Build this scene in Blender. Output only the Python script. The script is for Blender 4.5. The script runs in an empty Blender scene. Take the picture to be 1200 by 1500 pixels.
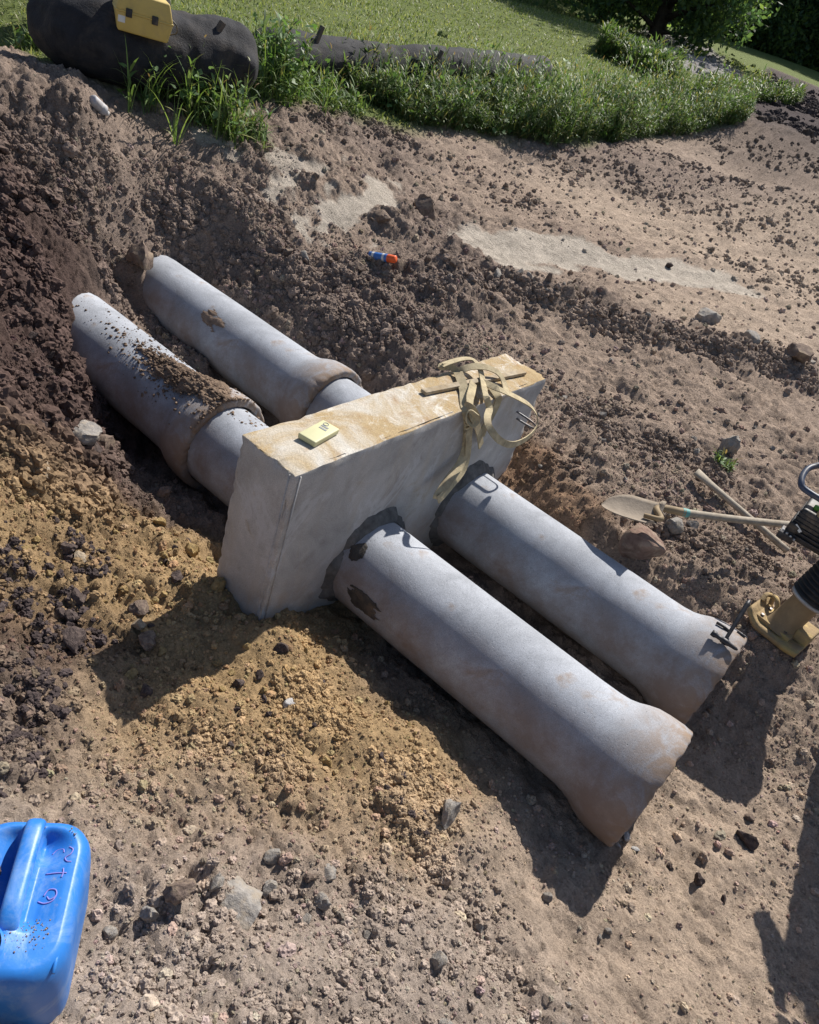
import bpy, bmesh, math, random
import numpy as np
from mathutils import Vector, Matrix

# ------------------------------------------------------------------ camera
scn = bpy.context.scene
COL = scn.collection
FPX = 1084.897
CR = np.array([[0.6066, -0.7426, 0.2839], [-0.3153, -0.5525, -0.7716], [0.7298, 0.3786, -0.5693]])
_u, _s, _v = np.linalg.svd(CR); CR = _u @ _v
CC = np.array([-1.9205, -1.5310, 1.6971])
cam = bpy.data.cameras.new('camera')
cam.sensor_fit = 'HORIZONTAL'; cam.sensor_width = 36.0; cam.lens = FPX / 1200 * 36.0
cam.clip_start = 0.05; cam.clip_end = 1500
cam_o = bpy.data.objects.new('camera', cam); COL.objects.link(cam_o)
cam_o.matrix_world = Matrix(((CR[0][0], -CR[1][0], -CR[2][0], CC[0]),
                             (CR[0][1], -CR[1][1], -CR[2][1], CC[1]),
                             (CR[0][2], -CR[1][2], -CR[2][2], CC[2]), (0, 0, 0, 1)))
scn.camera = cam_o
scn.render.resolution_x = 819; scn.render.resolution_y = 1024

# ------------------------------------------------------------------ light
SUN = np.array([0.80, 0.11, 0.85]); SUN /= np.linalg.norm(SUN)
world = bpy.data.worlds.new('World'); scn.world = world; world.use_nodes = True
wn = world.node_tree.nodes; wl = world.node_tree.links; wn.clear()
sky = wn.new('ShaderNodeTexSky'); sky.sky_type = 'NISHITA'; sky.sun_disc = False
sky.sun_elevation = math.asin(SUN[2]); sky.sun_rotation = math.atan2(SUN[0], SUN[1])
bg = wn.new('ShaderNodeBackground'); bg.inputs['Strength'].default_value = 0.075
wo = wn.new('ShaderNodeOutputWorld')
wl.new(sky.outputs[0], bg.inputs[0]); wl.new(bg.outputs[0], wo.inputs[0])
sl = bpy.data.lights.new('sun', 'SUN'); sl.energy = 5.0; sl.angle = math.radians(0.53); sl.color = (1.0, 0.95, 0.87)
so = bpy.data.objects.new('sun', sl); COL.objects.link(so)
so.rotation_euler = Vector(SUN).to_track_quat('Z', 'Y').to_euler()
so.location = (20, 3, 25)
scn.view_settings.view_transform = 'Standard'; scn.view_settings.look = 'None'
scn.view_settings.exposure = 0.5; scn.view_settings.gamma = 1.0
scn.render.engine = 'CYCLES'

random.seed(7); RNG = np.random.default_rng(11)
A = np.array

# ------------------------------------------------------------------ helpers
def ray(px, py):
    d = A([(px - 600) / FPX, (py - 750) / FPX, 1.0]) @ CR
    return d / np.linalg.norm(d)
def atz(px, py, z):
    d = ray(px, py); return CC + d * ((z - CC[2]) / d[2])
def aty(px, py, y):
    d = ray(px, py); return CC + d * ((y - CC[1]) / d[1])
def atx(px, py, x):
    d = ray(px, py); return CC + d * ((x - CC[0]) / d[0])
def atd(px, py, dist):
    return CC + ray(px, py) * dist
def unit(v): v = A(v, float); return v / np.linalg.norm(v)

_perm = np.random.default_rng(3).permutation(512)
_perm = np.concatenate([_perm] * 3)
_g = np.random.default_rng(4).uniform(0, 2 * np.pi, 512); _gx, _gy = np.cos(_g), np.sin(_g)
def perlin(x, y, seed=0):
    x = np.asarray(x, float) + seed * 17.31; y = np.asarray(y, float) + seed * 9.17
    xi = np.floor(x).astype(int); yi = np.floor(y).astype(int); xf = x - xi; yf = y - yi
    u = xf * xf * xf * (xf * (xf * 6 - 15) + 10); v = yf * yf * yf * (yf * (yf * 6 - 15) + 10)
    def gr(ix, iy, dx, dy):
        h = _perm[(_perm[ix & 511] + iy) & 511]; return _gx[h] * dx + _gy[h] * dy
    a = gr(xi, yi, xf, yf); b = gr(xi + 1, yi, xf - 1, yf); c = gr(xi, yi + 1, xf, yf - 1); d = gr(xi + 1, yi + 1, xf - 1, yf - 1)
    return 1.4 * ((a * (1 - u) + b * u) * (1 - v) + (c * (1 - u) + d * u) * v)
def fbm(x, y, oct=4, seed=0):
    s = 0; a = 1; f = 1; t = 0
    for i in range(oct):
        s = s + a * perlin(x * f, y * f, seed + i * 3); t += a; a *= .5; f *= 2.03
    return s / t
def billow(x, y, oct=3, seed=0):
    s = 0; a = 1; f = 1; t = 0
    for i in range(oct):
        s = s + a * (np.abs(perlin(x * f, y * f, seed + i * 3)) * 2 - .5); t += a; a *= .5; f *= 2.1
    return s / t

def link(name, me, parent=None, mat=None, smooth=True):
    o = bpy.data.objects.new(name, me); COL.objects.link(o)
    if mat is not None:
        for m in (mat if isinstance(mat, (list, tuple)) else [mat]): me.materials.append(m)
    if parent is not None: o.parent = parent
    if smooth: me.shade_smooth()
    return o
def mesh(name, V, F, parent=None, mat=None, smooth=True, col=None):
    me = bpy.data.meshes.new(name)
    me.from_pydata([tuple(v) for v in V] if not isinstance(V, list) else V, [], F if isinstance(F, list) else [tuple(f) for f in F])
    me.update()
    if col is not None: set_col(me, col)
    return link(name, me, parent, mat, smooth)
def fast_mesh(name, V, F, parent=None, mat=None, smooth=True, col=None):
    """V (n,3) array, F (m,k) array of equal sized faces or a list of such arrays."""
    Fs = F if isinstance(F, list) else [F]
    me = bpy.data.meshes.new(name)
    me.vertices.add(len(V)); me.vertices.foreach_set('co', np.ascontiguousarray(V, dtype=np.float32).ravel())
    nl = sum(f.size for f in Fs); npol = sum(len(f) for f in Fs)
    me.loops.add(nl); me.polygons.add(npol)
    me.loops.foreach_set('vertex_index', np.concatenate([f.ravel() for f in Fs]).astype(np.int32))
    st = []; p = 0
    for f in Fs:
        st.append(p + np.arange(len(f)) * f.shape[1]); p += f.size
    me.polygons.foreach_set('loop_start', np.concatenate(st).astype(np.int32))
    me.update(calc_edges=True); me.validate()
    if col is not None: set_col(me, col)
    return link(name, me, parent, mat, smooth)
def set_col(me, col, name='Col'):
    at = me.color_attributes.new(name, 'FLOAT_COLOR', 'POINT')
    c = np.ones((len(me.vertices), 4), np.float32); c[:, :3] = col
    at.data.foreach_set('color', c.ravel())
def thing(name, label, cat, loc=(0, 0, 0), group=None):
    o = bpy.data.objects.new(name, None); COL.objects.link(o); o.location = tuple(loc); o.empty_display_size = .1
    return tag(o, label, cat, group)
def tag(o, label=None, cat=None, group=None, kind=None):
    if label: o['label'] = label
    if cat: o['category'] = cat
    if group: o['group'] = group
    if kind: o['kind'] = kind
    return o
def bm_obj(name, bm, parent=None, mat=None, smooth=False, bevel=0, seg=2):
    if bevel:
        bmesh.ops.bevel(bm, geom=list(bm.edges), offset=bevel, segments=seg, profile=.6, affect='EDGES', clamp_overlap=True)
    bmesh.ops.recalc_face_normals(bm, faces=list(bm.faces))
    me = bpy.data.meshes.new(name); bm.to_mesh(me); bm.free()
    o = link(name, me, parent, mat, False)
    if smooth:
        me.shade_smooth()
        if hasattr(me, 'set_sharp_from_angle'): me.set_sharp_from_angle(angle=math.radians(40))
    return o
def hull_box(bm, c, ax, ay, az):
    """box: centre c, half-axis vectors"""
    c, ax, ay, az = map(lambda q: A(q, float), (c, ax, ay, az))
    vs = [bm.verts.new(tuple(c + sx * ax + sy * ay + sz * az)) for sx in (-1, 1) for sy in (-1, 1) for sz in (-1, 1)]
    for f in ((0, 1, 3, 2), (4, 6, 7, 5), (0, 4, 5, 1), (2, 3, 7, 6), (0, 2, 6, 4), (1, 5, 7, 3)):
        bm.faces.new([vs[i] for i in f])
    return vs
def box_obj(name, c, ax, ay, az, parent=None, mat=None, bevel=.003, seg=2):
    bm = bmesh.new(); hull_box(bm, c, ax, ay, az); return bm_obj(name, bm, parent, mat, bevel > 0, bevel, seg)
def frame(d, up=(0, 0, 1)):
    d = unit(d); up = A(up, float)
    if abs(d @ unit(up)) > .98: up = A([1, 0, 0.])
    s = unit(np.cross(d, up)); u = np.cross(s, d); return d, s, u
def spline(P, n):
    P = A(P, float); m = len(P); Q = np.vstack([2 * P[0] - P[1], P, 2 * P[-1] - P[-2]]); out = []
    for i in range(m - 1):
        p0, p1, p2, p3 = Q[i:i + 4]
        for k in range(n):
            t = k / n
            out.append(.5 * (2 * p1 + (p2 - p0) * t + (2 * p0 - 5 * p1 + 4 * p2 - p3) * t * t + (3 * p1 - p0 - 3 * p2 + p3) * t ** 3))
    out.append(P[-1]); return A(out)
def tube_data(P, r, ns=12, closed=False, cap=True):
    P = A(P, float); n = len(P); r = np.broadcast_to(np.asarray(r, float), (n,))
    T = np.gradient(P, axis=0) if not closed else (np.roll(P, -1, 0) - np.roll(P, 1, 0))
    T /= np.linalg.norm(T, axis=1)[:, None]
    _, s, u = frame(T[0]); V = []
    for i in range(n):
        s = unit(s - T[i] * (s @ T[i])); u = np.cross(T[i], s)
        a = np.arange(ns) * 2 * np.pi / ns
        V.append(P[i] + r[i] * (np.cos(a)[:, None] * s + np.sin(a)[:, None] * u))
    V = np.concatenate(V); F = []
    rng = n if closed else n - 1
    for i in range(rng):
        j = (i + 1) % n
        for k in range(ns):
            l = (k + 1) % ns; F.append((i * ns + k, i * ns + l, j * ns + l, j * ns + k))
    if cap and not closed:
        F.append(tuple(range(ns - 1, -1, -1))); F.append(tuple((n - 1) * ns + k for k in range(ns)))
    return V, F
def tube(name, P, r, parent=None, mat=None, ns=12, closed=False):
    V, F = tube_data(P, r, ns, closed); o = mesh(name, V, F, parent, mat)
    if hasattr(o.data, 'set_sharp_from_angle'): o.data.set_sharp_from_angle(angle=math.radians(50))
    return o
def merge(parts):
    V = []; F = []; k = 0
    for v, f in parts:
        V.append(A(v, float)); F += [tuple(i + k for i in q) for q in f]; k += len(v)
    return np.concatenate(V), F
def lathe_data(prof, axis_o, axis_d, ns=48, noise=None):
    """prof: list of (along, radius)"""
    d, s, u = frame(axis_d); V = []; F = []; n = len(prof)
    a = np.arange(ns) * 2 * np.pi / ns
    ring = np.cos(a)[:, None] * s + np.sin(a)[:, None] * u
    for i, (t, r) in enumerate(prof):
        rr = np.full(ns, r); tt = np.full(ns, t)
        if noise is not None: rr, tt = noise(i, a, rr, tt)
        V.append(A(axis_o) + tt[:, None] * d + rr[:, None] * ring)
    for i in range(n - 1):
        for k in range(ns):
            l = (k + 1) % ns; F.append((i * ns + k, i * ns + l, (i + 1) * ns + l, (i + 1) * ns + k))
    return np.concatenate(V), F

# ------------------------------------------------------------------ materials
def mat(name):
    m = bpy.data.materials.new(name); m.use_nodes = True; nt = m.node_tree; nt.nodes.clear()
    b = nt.nodes.new('ShaderNodeBsdfPrincipled'); o = nt.nodes.new('ShaderNodeOutputMaterial'); nt.links.new(b.outputs[0], o.inputs[0])
    return m, nt, b
def nz(nt, scale, detail=6, rough=.6, vec=None, dist=0):
    n = nt.nodes.new('ShaderNodeTexNoise'); n.inputs['Scale'].default_value = scale; n.inputs['Detail'].default_value = detail
    n.inputs['Roughness'].default_value = rough; n.inputs['Distortion'].default_value = dist
    if vec is None: vec = coord(nt)
    nt.links.new(vec, n.inputs['Vector']); return n.outputs['Fac']
def coord(nt, kind='Object'):
    for n in nt.nodes:
        if n.type == 'TEX_COORD': return n.outputs[kind]
    return nt.nodes.new('ShaderNodeTexCoord').outputs[kind]
def ramp(nt, fac, pts):
    r = nt.nodes.new('ShaderNodeValToRGB'); e = r.color_ramp.elements
    while len(e) < len(pts): e.new(.5)
    for q, (p, c) in zip(e, pts):
        q.position = p; q.color = (c, c, c, 1) if np.isscalar(c) else (*c, 1)
    nt.links.new(fac, r.inputs[0]); return r.outputs[0]
def mix(nt, a, b, fac, mode='MIX'):
    m = nt.nodes.new('ShaderNodeMix'); m.data_type = 'RGBA'; m.blend_type = mode
    for s, q in ((m.inputs[6], a), (m.inputs[7], b)):
        if isinstance(q, tuple): s.default_value = (*q, 1)
        else: nt.links.new(q, s)
    if isinstance(fac, (int, float)): m.inputs[0].default_value = fac
    else: nt.links.new(fac, m.inputs[0])
    return m.outputs[2]
def bump(nt, b, h, dist, strength=1, prev=None):
    n = nt.nodes.new('ShaderNodeBump'); n.inputs['Distance'].default_value = dist; n.inputs['Strength'].default_value = strength
    nt.links.new(h, n.inputs['Height'])
    if prev is not None: nt.links.new(prev, n.inputs['Normal'])
    nt.links.new(n.outputs[0], b.inputs['Normal']); return n.outputs[0]
def attr(nt, name='Col'):
    n = nt.nodes.new('ShaderNodeVertexColor'); n.layer_name = name; return n.outputs[0]

def soil_mat(name='soil', fine=1.0):
    m, nt, b = mat(name); c = attr(nt)
    v1 = ramp(nt, nz(nt, 9, 8, .65), [(.3, .72), (.7, 1.25)])
    v2 = ramp(nt, nz(nt, 90, 8, .75), [(.28, .55), (.5, 1.0), (.75, 1.35)])
    c = mix(nt, c, v1, 1, 'MULTIPLY'); c = mix(nt, c, v2, 1, 'MULTIPLY')
    nt.links.new(c, b.inputs['Base Color']); b.inputs['Roughness'].default_value = .97; b.inputs['Specular IOR Level'].default_value = .12
    p = None
    wv = nt.nodes.new('ShaderNodeVectorMath'); wv.operation = 'ADD'; nt.links.new(coord(nt), wv.inputs[0])
    nn = nt.nodes.new('ShaderNodeTexNoise'); nn.inputs['Scale'].default_value = 30; nt.links.new(coord(nt), nn.inputs['Vector'])
    ws = nt.nodes.new('ShaderNodeVectorMath'); ws.operation = 'SCALE'; ws.inputs['Scale'].default_value = .018; nt.links.new(nn.outputs['Color'], ws.inputs[0]); nt.links.new(ws.outputs[0], wv.inputs[1])
    for sc, ds in ((34, .014), (85, .009)):
        v = nt.nodes.new('ShaderNodeTexVoronoi'); v.inputs['Scale'].default_value = sc; nt.links.new(wv.outputs[0], v.inputs['Vector'])
        g = ramp(nt, nz(nt, sc * .16, 4, .6), [(.42, 0.), (.58, 1.)])
        h = ramp(nt, v.outputs['Distance'], [(0., 1.), (.55, 0.)]); h = mix(nt, (0., 0., 0.), h, g)
        p = bump(nt, b, h, ds * fine, .9, p)
    p = bump(nt, b, nz(nt, 45, 9, .74), .016 * fine, 1, p)
    bump(nt, b, nz(nt, 220, 4, .7), .006 * fine, .9, p)
    return m
M = {}
M['soil'] = soil_mat()
M['clod'] = soil_mat('clod', .6)
def crumb_mat():
    m, nt, b = mat('crumb'); a = nt.nodes.new('ShaderNodeAttribute'); a.attribute_type = 'INSTANCER'; a.attribute_name = 'Col'
    c = mix(nt, a.outputs['Color'], ramp(nt, nz(nt, 2.5, 6, .7), [(.3, .65), (.7, 1.25)]), 1, 'MULTIPLY')
    nt.links.new(c, b.inputs['Base Color']); b.inputs['Roughness'].default_value = .97; b.inputs['Specular IOR Level'].default_value = .12
    bump(nt, b, nz(nt, 4, 6, .75), .004, .8)
    return m
M['crumb'] = crumb_mat()
def concrete(name, base, stain=(.30, .22, .13), stain_amt=.55, warm=0.0, pit=.004):
    m, nt, b = mat(name); co = coord(nt)
    c = mix(nt, tuple(A(base) * .72), tuple(A(base) * 1.18), ramp(nt, nz(nt, 3.2, 9, .7, dist=.5), [(.32, 0.), (.68, 1.)]))
    c = mix(nt, c, tuple(A(base) * 1.3), ramp(nt, nz(nt, 1.7, 6, .7, dist=1.4), [(.56, 0.), (.72, .55)]))
    c = mix(nt, c, stain, ramp(nt, nz(nt, 3.3, 9, .68, dist=.6), [(.60, 0.), (.70, stain_amt)]))
    c = mix(nt, c, tuple(A(base) * .45), ramp(nt, nz(nt, 70, 3, .6), [(.68, 0.), (.74, .6)]))
    c = mix(nt, c, ramp(nt, nz(nt, 210, 3, .8), [(.3, .70), (.7, 1.22)]), 1, 'MULTIPLY')
    nt.links.new(c, b.inputs['Base Color']); b.inputs['Roughness'].default_value = .86; b.inputs['Specular IOR Level'].default_value = .25
    p = bump(nt, b, ramp(nt, nz(nt, 75, 3, .6), [(.3, 1.), (.66, .9), (.76, 0.)]), pit, .7)
    bump(nt, b, nz(nt, 230, 5, .75), .0018, .6, p)
    return m
def add_bell_stain(m):
    nt = m.node_tree; b = [n for n in nt.nodes if n.type == 'BSDF_PRINCIPLED'][0]; src = b.inputs['Base Color'].links[0].from_socket
    sp = nt.nodes.new('ShaderNodeSeparateXYZ'); nt.links.new(coord(nt), sp.inputs[0])
    def mr(sock, a, b_, c, d):
        n = nt.nodes.new('ShaderNodeMapRange'); n.inputs[1].default_value = a; n.inputs[2].default_value = b_; n.inputs[3].default_value = c; n.inputs[4].default_value = d; nt.links.new(sock, n.inputs[0]); return n.outputs[0]
    def mul(a, b_): n = nt.nodes.new('ShaderNodeMath'); n.operation = 'MULTIPLY'; n.use_clamp = True; nt.links.new(a, n.inputs[0]); nt.links.new(b_, n.inputs[1]); return n.outputs[0]
    f = mul(mr(sp.outputs[1], .0, .30, 1., 0.), ramp(nt, nz(nt, 7, 9, .75, dist=.7), [(.34, 0.), (.56, 1.)]))
    c = mix(nt, src, (.25, .175, .12), f)
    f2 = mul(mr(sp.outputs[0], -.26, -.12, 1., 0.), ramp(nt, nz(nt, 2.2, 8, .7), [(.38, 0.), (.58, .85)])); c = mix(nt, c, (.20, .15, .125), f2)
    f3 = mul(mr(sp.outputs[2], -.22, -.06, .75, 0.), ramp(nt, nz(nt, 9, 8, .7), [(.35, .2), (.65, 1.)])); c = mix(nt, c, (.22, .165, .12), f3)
    f4 = ramp(nt, nz(nt, 13, 9, .8, dist=2.0), [(.64, 0.), (.70, .5)]); c = mix(nt, c, (.45, .45, .46), f4)
    nt.links.new(c, b.inputs['Base Color'])
M['pipe'] = concrete('pipe_concrete', (.345, .362, .40), (.27, .19, .13), .6)
add_bell_stain(M['pipe'])
M['collar'] = concrete('collar_concrete', (.45, .435, .42), (.36, .27, .16), .6, pit=.007)
def collar_stain(m):
    nt = m.node_tree; b = [n for n in nt.nodes if n.type == 'BSDF_PRINCIPLED'][0]; src = b.inputs['Base Color'].links[0].from_socket
    mp = nt.nodes.new('ShaderNodeMapping'); mp.inputs['Scale'].default_value = (7, 7, .9); nt.links.new(coord(nt), mp.inputs[0])
    c = mix(nt, src, (.43, .35, .25), ramp(nt, nz(nt, 1.0, 8, .7, mp.outputs[0], .6), [(.52, 0.), (.72, .38)]))
    c = mix(nt, c, (.24, .21, .19), ramp(nt, nz(nt, 1.6, 9, .72, dist=1.2), [(.54, 0.), (.64, .45)]))
    c = mix(nt, c, (.55, .55, .56), ramp(nt, nz(nt, 1.1, 8, .65, dist=2.5), [(.58, 0.), (.62, .5), (.66, 0.)]))
    sp = nt.nodes.new('ShaderNodeSeparateXYZ'); nt.links.new(coord(nt), sp.inputs[0])
    mr = nt.nodes.new('ShaderNodeMapRange'); mr.inputs[1].default_value = -.95; mr.inputs[2].default_value = -.55; mr.inputs[3].default_value = .9; mr.inputs[4].default_value = 0; nt.links.new(sp.outputs[2], mr.inputs[0])
    mu = nt.nodes.new('ShaderNodeMath'); mu.operation = 'MULTIPLY'; nt.links.new(mr.outputs[0], mu.inputs[0]); nt.links.new(ramp(nt, nz(nt, 6, 9, .75), [(.44, 0.), (.66, .9)]), mu.inputs[1])
    c = mix(nt, c, (.36, .26, .16), mu.outputs[0]); nt.links.new(c, b.inputs['Base Color'])
collar_stain(M['collar'])
def collar_top():
    m, nt, b = mat('collar_top')
    c = mix(nt, (.55, .52, .47), (.40, .29, .15), ramp(nt, nz(nt, 2.6, 9, .66, dist=.9), [(.36, 0.), (.56, .92)]))
    c = mix(nt, c, (.30, .17, .07), ramp(nt, nz(nt, 6, 8, .7, dist=.5), [(.52, 0.), (.68, .6)]))
    c = mix(nt, c, (.66, .63, .57), ramp(nt, nz(nt, 5, 9, .75, dist=1.2), [(.54, 0.), (.62, .75)]))
    c = mix(nt, c, ramp(nt, nz(nt, 150, 4, .8), [(.3, .7), (.7, 1.2)]), 1, 'MULTIPLY')
    nt.links.new(c, b.inputs['Base Color']); b.inputs['Roughness'].default_value = .95; b.inputs['Specular IOR Level'].default_value = .15
    p = bump(nt, b, nz(nt, 14, 8, .7), .012, .8); bump(nt, b, nz(nt, 120, 5, .7), .004, .8, p)
    return m
M['collar_top'] = collar_top()
def simple(name, base, rough=.6, var=.25, scale=14, spec=.35, metal=0, dirt=None, dirt_amt=.6, bumpd=0, bscale=60, dscale=7, dthr=.5):
    m, nt, b = mat(name); base = A(base)
    c = mix(nt, tuple(base * (1 - var)), tuple(np.minimum(base * (1 + var), 1)), ramp(nt, nz(nt, scale, 6, .6), [(.3, 0.), (.7, 1.)]))
    rg = None
    if dirt is not None:
        f = ramp(nt, nz(nt, dscale, 9, .7, dist=.4), [(dthr, 0.), (dthr + .16, dirt_amt)]); c = mix(nt, c, dirt, f)
        rg = mix(nt, (rough,) * 3, (.95,) * 3, f)
    nt.links.new(c, b.inputs['Base Color']); b.inputs['Roughness'].default_value = rough; b.inputs['Metallic'].default_value = metal
    if rg is not None: nt.links.new(rg, b.inputs['Roughness'])
    b.inputs['Specular IOR Level'].default_value = spec
    if bumpd: bump(nt, b, nz(nt, bscale, 5, .65), bumpd, .8)
    return m
DUST = (.34, .26, .18)
M['mortar'] = simple('mortar', (.13, .125, .12), .95, .4, 18, .1, bumpd=.012, bscale=40)
M['mastic'] = simple('mastic', (.06, .055, .05), .85, .4, 18, .2, dirt=(.2, .15, .11), bumpd=.006, bscale=50)
M['strap'] = simple('webbing', (.41, .345, .225), .9, .3, 22, .15, dirt=(.27, .20, .13), dirt_amt=.5, bumpd=.003, bscale=220)
M['lath'] = simple('weathered_lath', (.36, .30, .22), .9, .3, 30, .15, dirt=(.3, .21, .11), bumpd=.002, bscale=120)
M['steel'] = simple('steel', (.22, .22, .23), .45, .3, 30, .5, 1.0, dirt=(.2, .12, .07), dirt_amt=.7)
M['dark_steel'] = simple('dark_steel', (.045, .045, .05), .5, .35, 30, .5, .6, dirt=(.14, .1, .07), dirt_amt=.5)
M['yellow_plastic'] = simple('yellow_plastic', (.52, .50, .29), .5, .06, 20, .4, dirt=(.5, .42, .28), dirt_amt=.3)
M['grey_print'] = simple('grey_print', (.25, .26, .27), .6, .1)
M['case_yellow'] = simple('case_yellow', (.52, .38, .11), .55, .10, 8, .4, dirt=(.38, .28, .13), dirt_amt=.5)
M['black_plastic'] = simple('black_plastic', (.02, .02, .022), .5, .3, 20, .4, dirt=DUST, dirt_amt=.35)
M['white_label'] = simple('white_label', (.62, .62, .6), .6, .08)
M['orange_plastic'] = simple('orange_plastic', (.75, .12, .03), .45, .1)
M['blue_can'] = simple('blue_can', (.05, .16, .46), .4, .1, dirt=(.4, .36, .3), dirt_amt=.35)
M['white_paint'] = simple('white_paint', (.6, .6, .6), .5, .06)
M['bottle_grey'] = simple('bottle_grey', (.40, .39, .40), .6, .15, dirt=DUST, dirt_amt=.5)
M['handle_wood'] = simple('handle_wood', (.33, .285, .225), .75, .25, 26, .25, dirt=(.22, .17, .12), dirt_amt=.4, bumpd=.001)
M['blade'] = simple('dusty_blade', (.235, .195, .155), .8, .2, 12, .2, dirt=(.25, .18, .1), dirt_amt=.5, bumpd=.004, bscale=50)
M['tape'] = simple('green_tape', (.12, .33, .31), .6, .1)
M['shoe'] = simple('rammer_yellow', (.50, .37, .15), .8, .2, 10, .2, dirt=(.30, .22, .13), dirt_amt=.92, bumpd=.012, bscale=24, dthr=.38)
M['leg_tan'] = simple('leg_tan', (.26, .19, .11), .7, .2, 10, .3, dirt=(.2, .15, .1))
M['rubber'] = simple('rubber', (.018, .018, .02), .65, .3, 16, .3, dirt=(.2, .16, .12), dirt_amt=.3)
M['alu'] = simple('cast_alloy', (.42, .42, .42), .5, .2, 20, .5, .3, dirt=(.25, .2, .15))
M['navy_bar'] = simple('navy_bar', (.03, .045, .085), .4, .15, 20, .5, dirt=DUST, dirt_amt=.3)
M['green_cap'] = simple('green_cap', (.12, .32, .05), .5, .1)
M['sock'] = simple('filter_sock', (.022, .022, .026), .85, .35, 9, .25, dirt=(.085, .07, .06), dirt_amt=.5, bumpd=.01, bscale=55, dscale=4)
M['stake'] = simple('stake_wood', (.11, .09, .075), .9, .25, 20, .15, bumpd=.003)
M['bark'] = simple('bark', (.06, .048, .038), .95, .35, 6, .1, bumpd=.03, bscale=14)
M['pink_mark'] = simple('pink_marker', (.24, .22, .58), .8, .1)
M['can_blue'] = None
def jerry_mat():
    m, nt, b = mat('blue_polyethylene')
    c = mix(nt, (.018, .15, .52), (.03, .20, .60), ramp(nt, nz(nt, 6, 5, .6), [(.3, 0.), (.7, 1.)]))
    c = mix(nt, c, (.30, .42, .62), ramp(nt, nz(nt, 9, 8, .75, dist=.5), [(.48, 0.), (.70, .55)]))
    c = mix(nt, c, (.36, .29, .23), ramp(nt, nz(nt, 16, 9, .8), [(.62, 0.), (.70, .7)]))
    nt.links.new(c, b.inputs['Base Color']); b.inputs['Roughness'].default_value = .42; b.inputs['Specular IOR Level'].default_value = .45
    bump(nt, b, nz(nt, 40, 5, .6), .0015, .5)
    return m
M['can_blue'] = jerry_mat()
def leaf_mat(name, trans=.35):
    m, nt, b = mat(name); c = attr(nt); b.inputs['Roughness'].default_value = .55; b.inputs['Specular IOR Level'].default_value = .3
    nt.links.new(c, b.inputs['Base Color'])
    t = nt.nodes.new('ShaderNodeBsdfTranslucent'); nt.links.new(mix(nt, c, (1.25, 1.3, .7), 1, 'MULTIPLY'), t.inputs[0])
    ms = nt.nodes.new('ShaderNodeMixShader'); ms.inputs[0].default_value = trans
    out = [n for n in nt.nodes if n.type == 'OUTPUT_MATERIAL'][0]
    nt.links.new(b.outputs[0], ms.inputs[1]); nt.links.new(t.outputs[0], ms.inputs[2]); nt.links.new(ms.outputs[0], out.inputs[0])
    return m
M['leaf'] = leaf_mat('leaf'); M['grass'] = leaf_mat('grass_blade', .4); M['tree_leaf'] = leaf_mat('tree_leaf', .6)
def rockmat(name, base, dust=(.33, .26, .18), amt=.5):
    return simple(name, base, .95, .35, 3, .12, dirt=dust, dirt_amt=amt, bumpd=.012, bscale=5, dscale=2.2, dthr=.47)
M['rock_dark'] = rockmat('rock_dark', (.075, .058, .055), (.17, .13, .11), .6)
M['rock_brown'] = rockmat('rock_brown', (.16, .12, .10))
M['rock_grey'] = rockmat('rock_grey', (.27, .25, .23))
M['rock_ochre'] = rockmat('rock_ochre', (.34, .24, .11), (.42, .32, .18))
M['rock_tan'] = rockmat('rock_tan', (.32, .26, .19), (.42, .35, .27))
M['rock_red'] = rockmat('rock_red', (.20, .135, .11), (.29, .23, .18), .8)
M['rock_white'] = rockmat('rock_white', (.46, .45, .45), (.3, .27, .24), .5)

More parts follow.
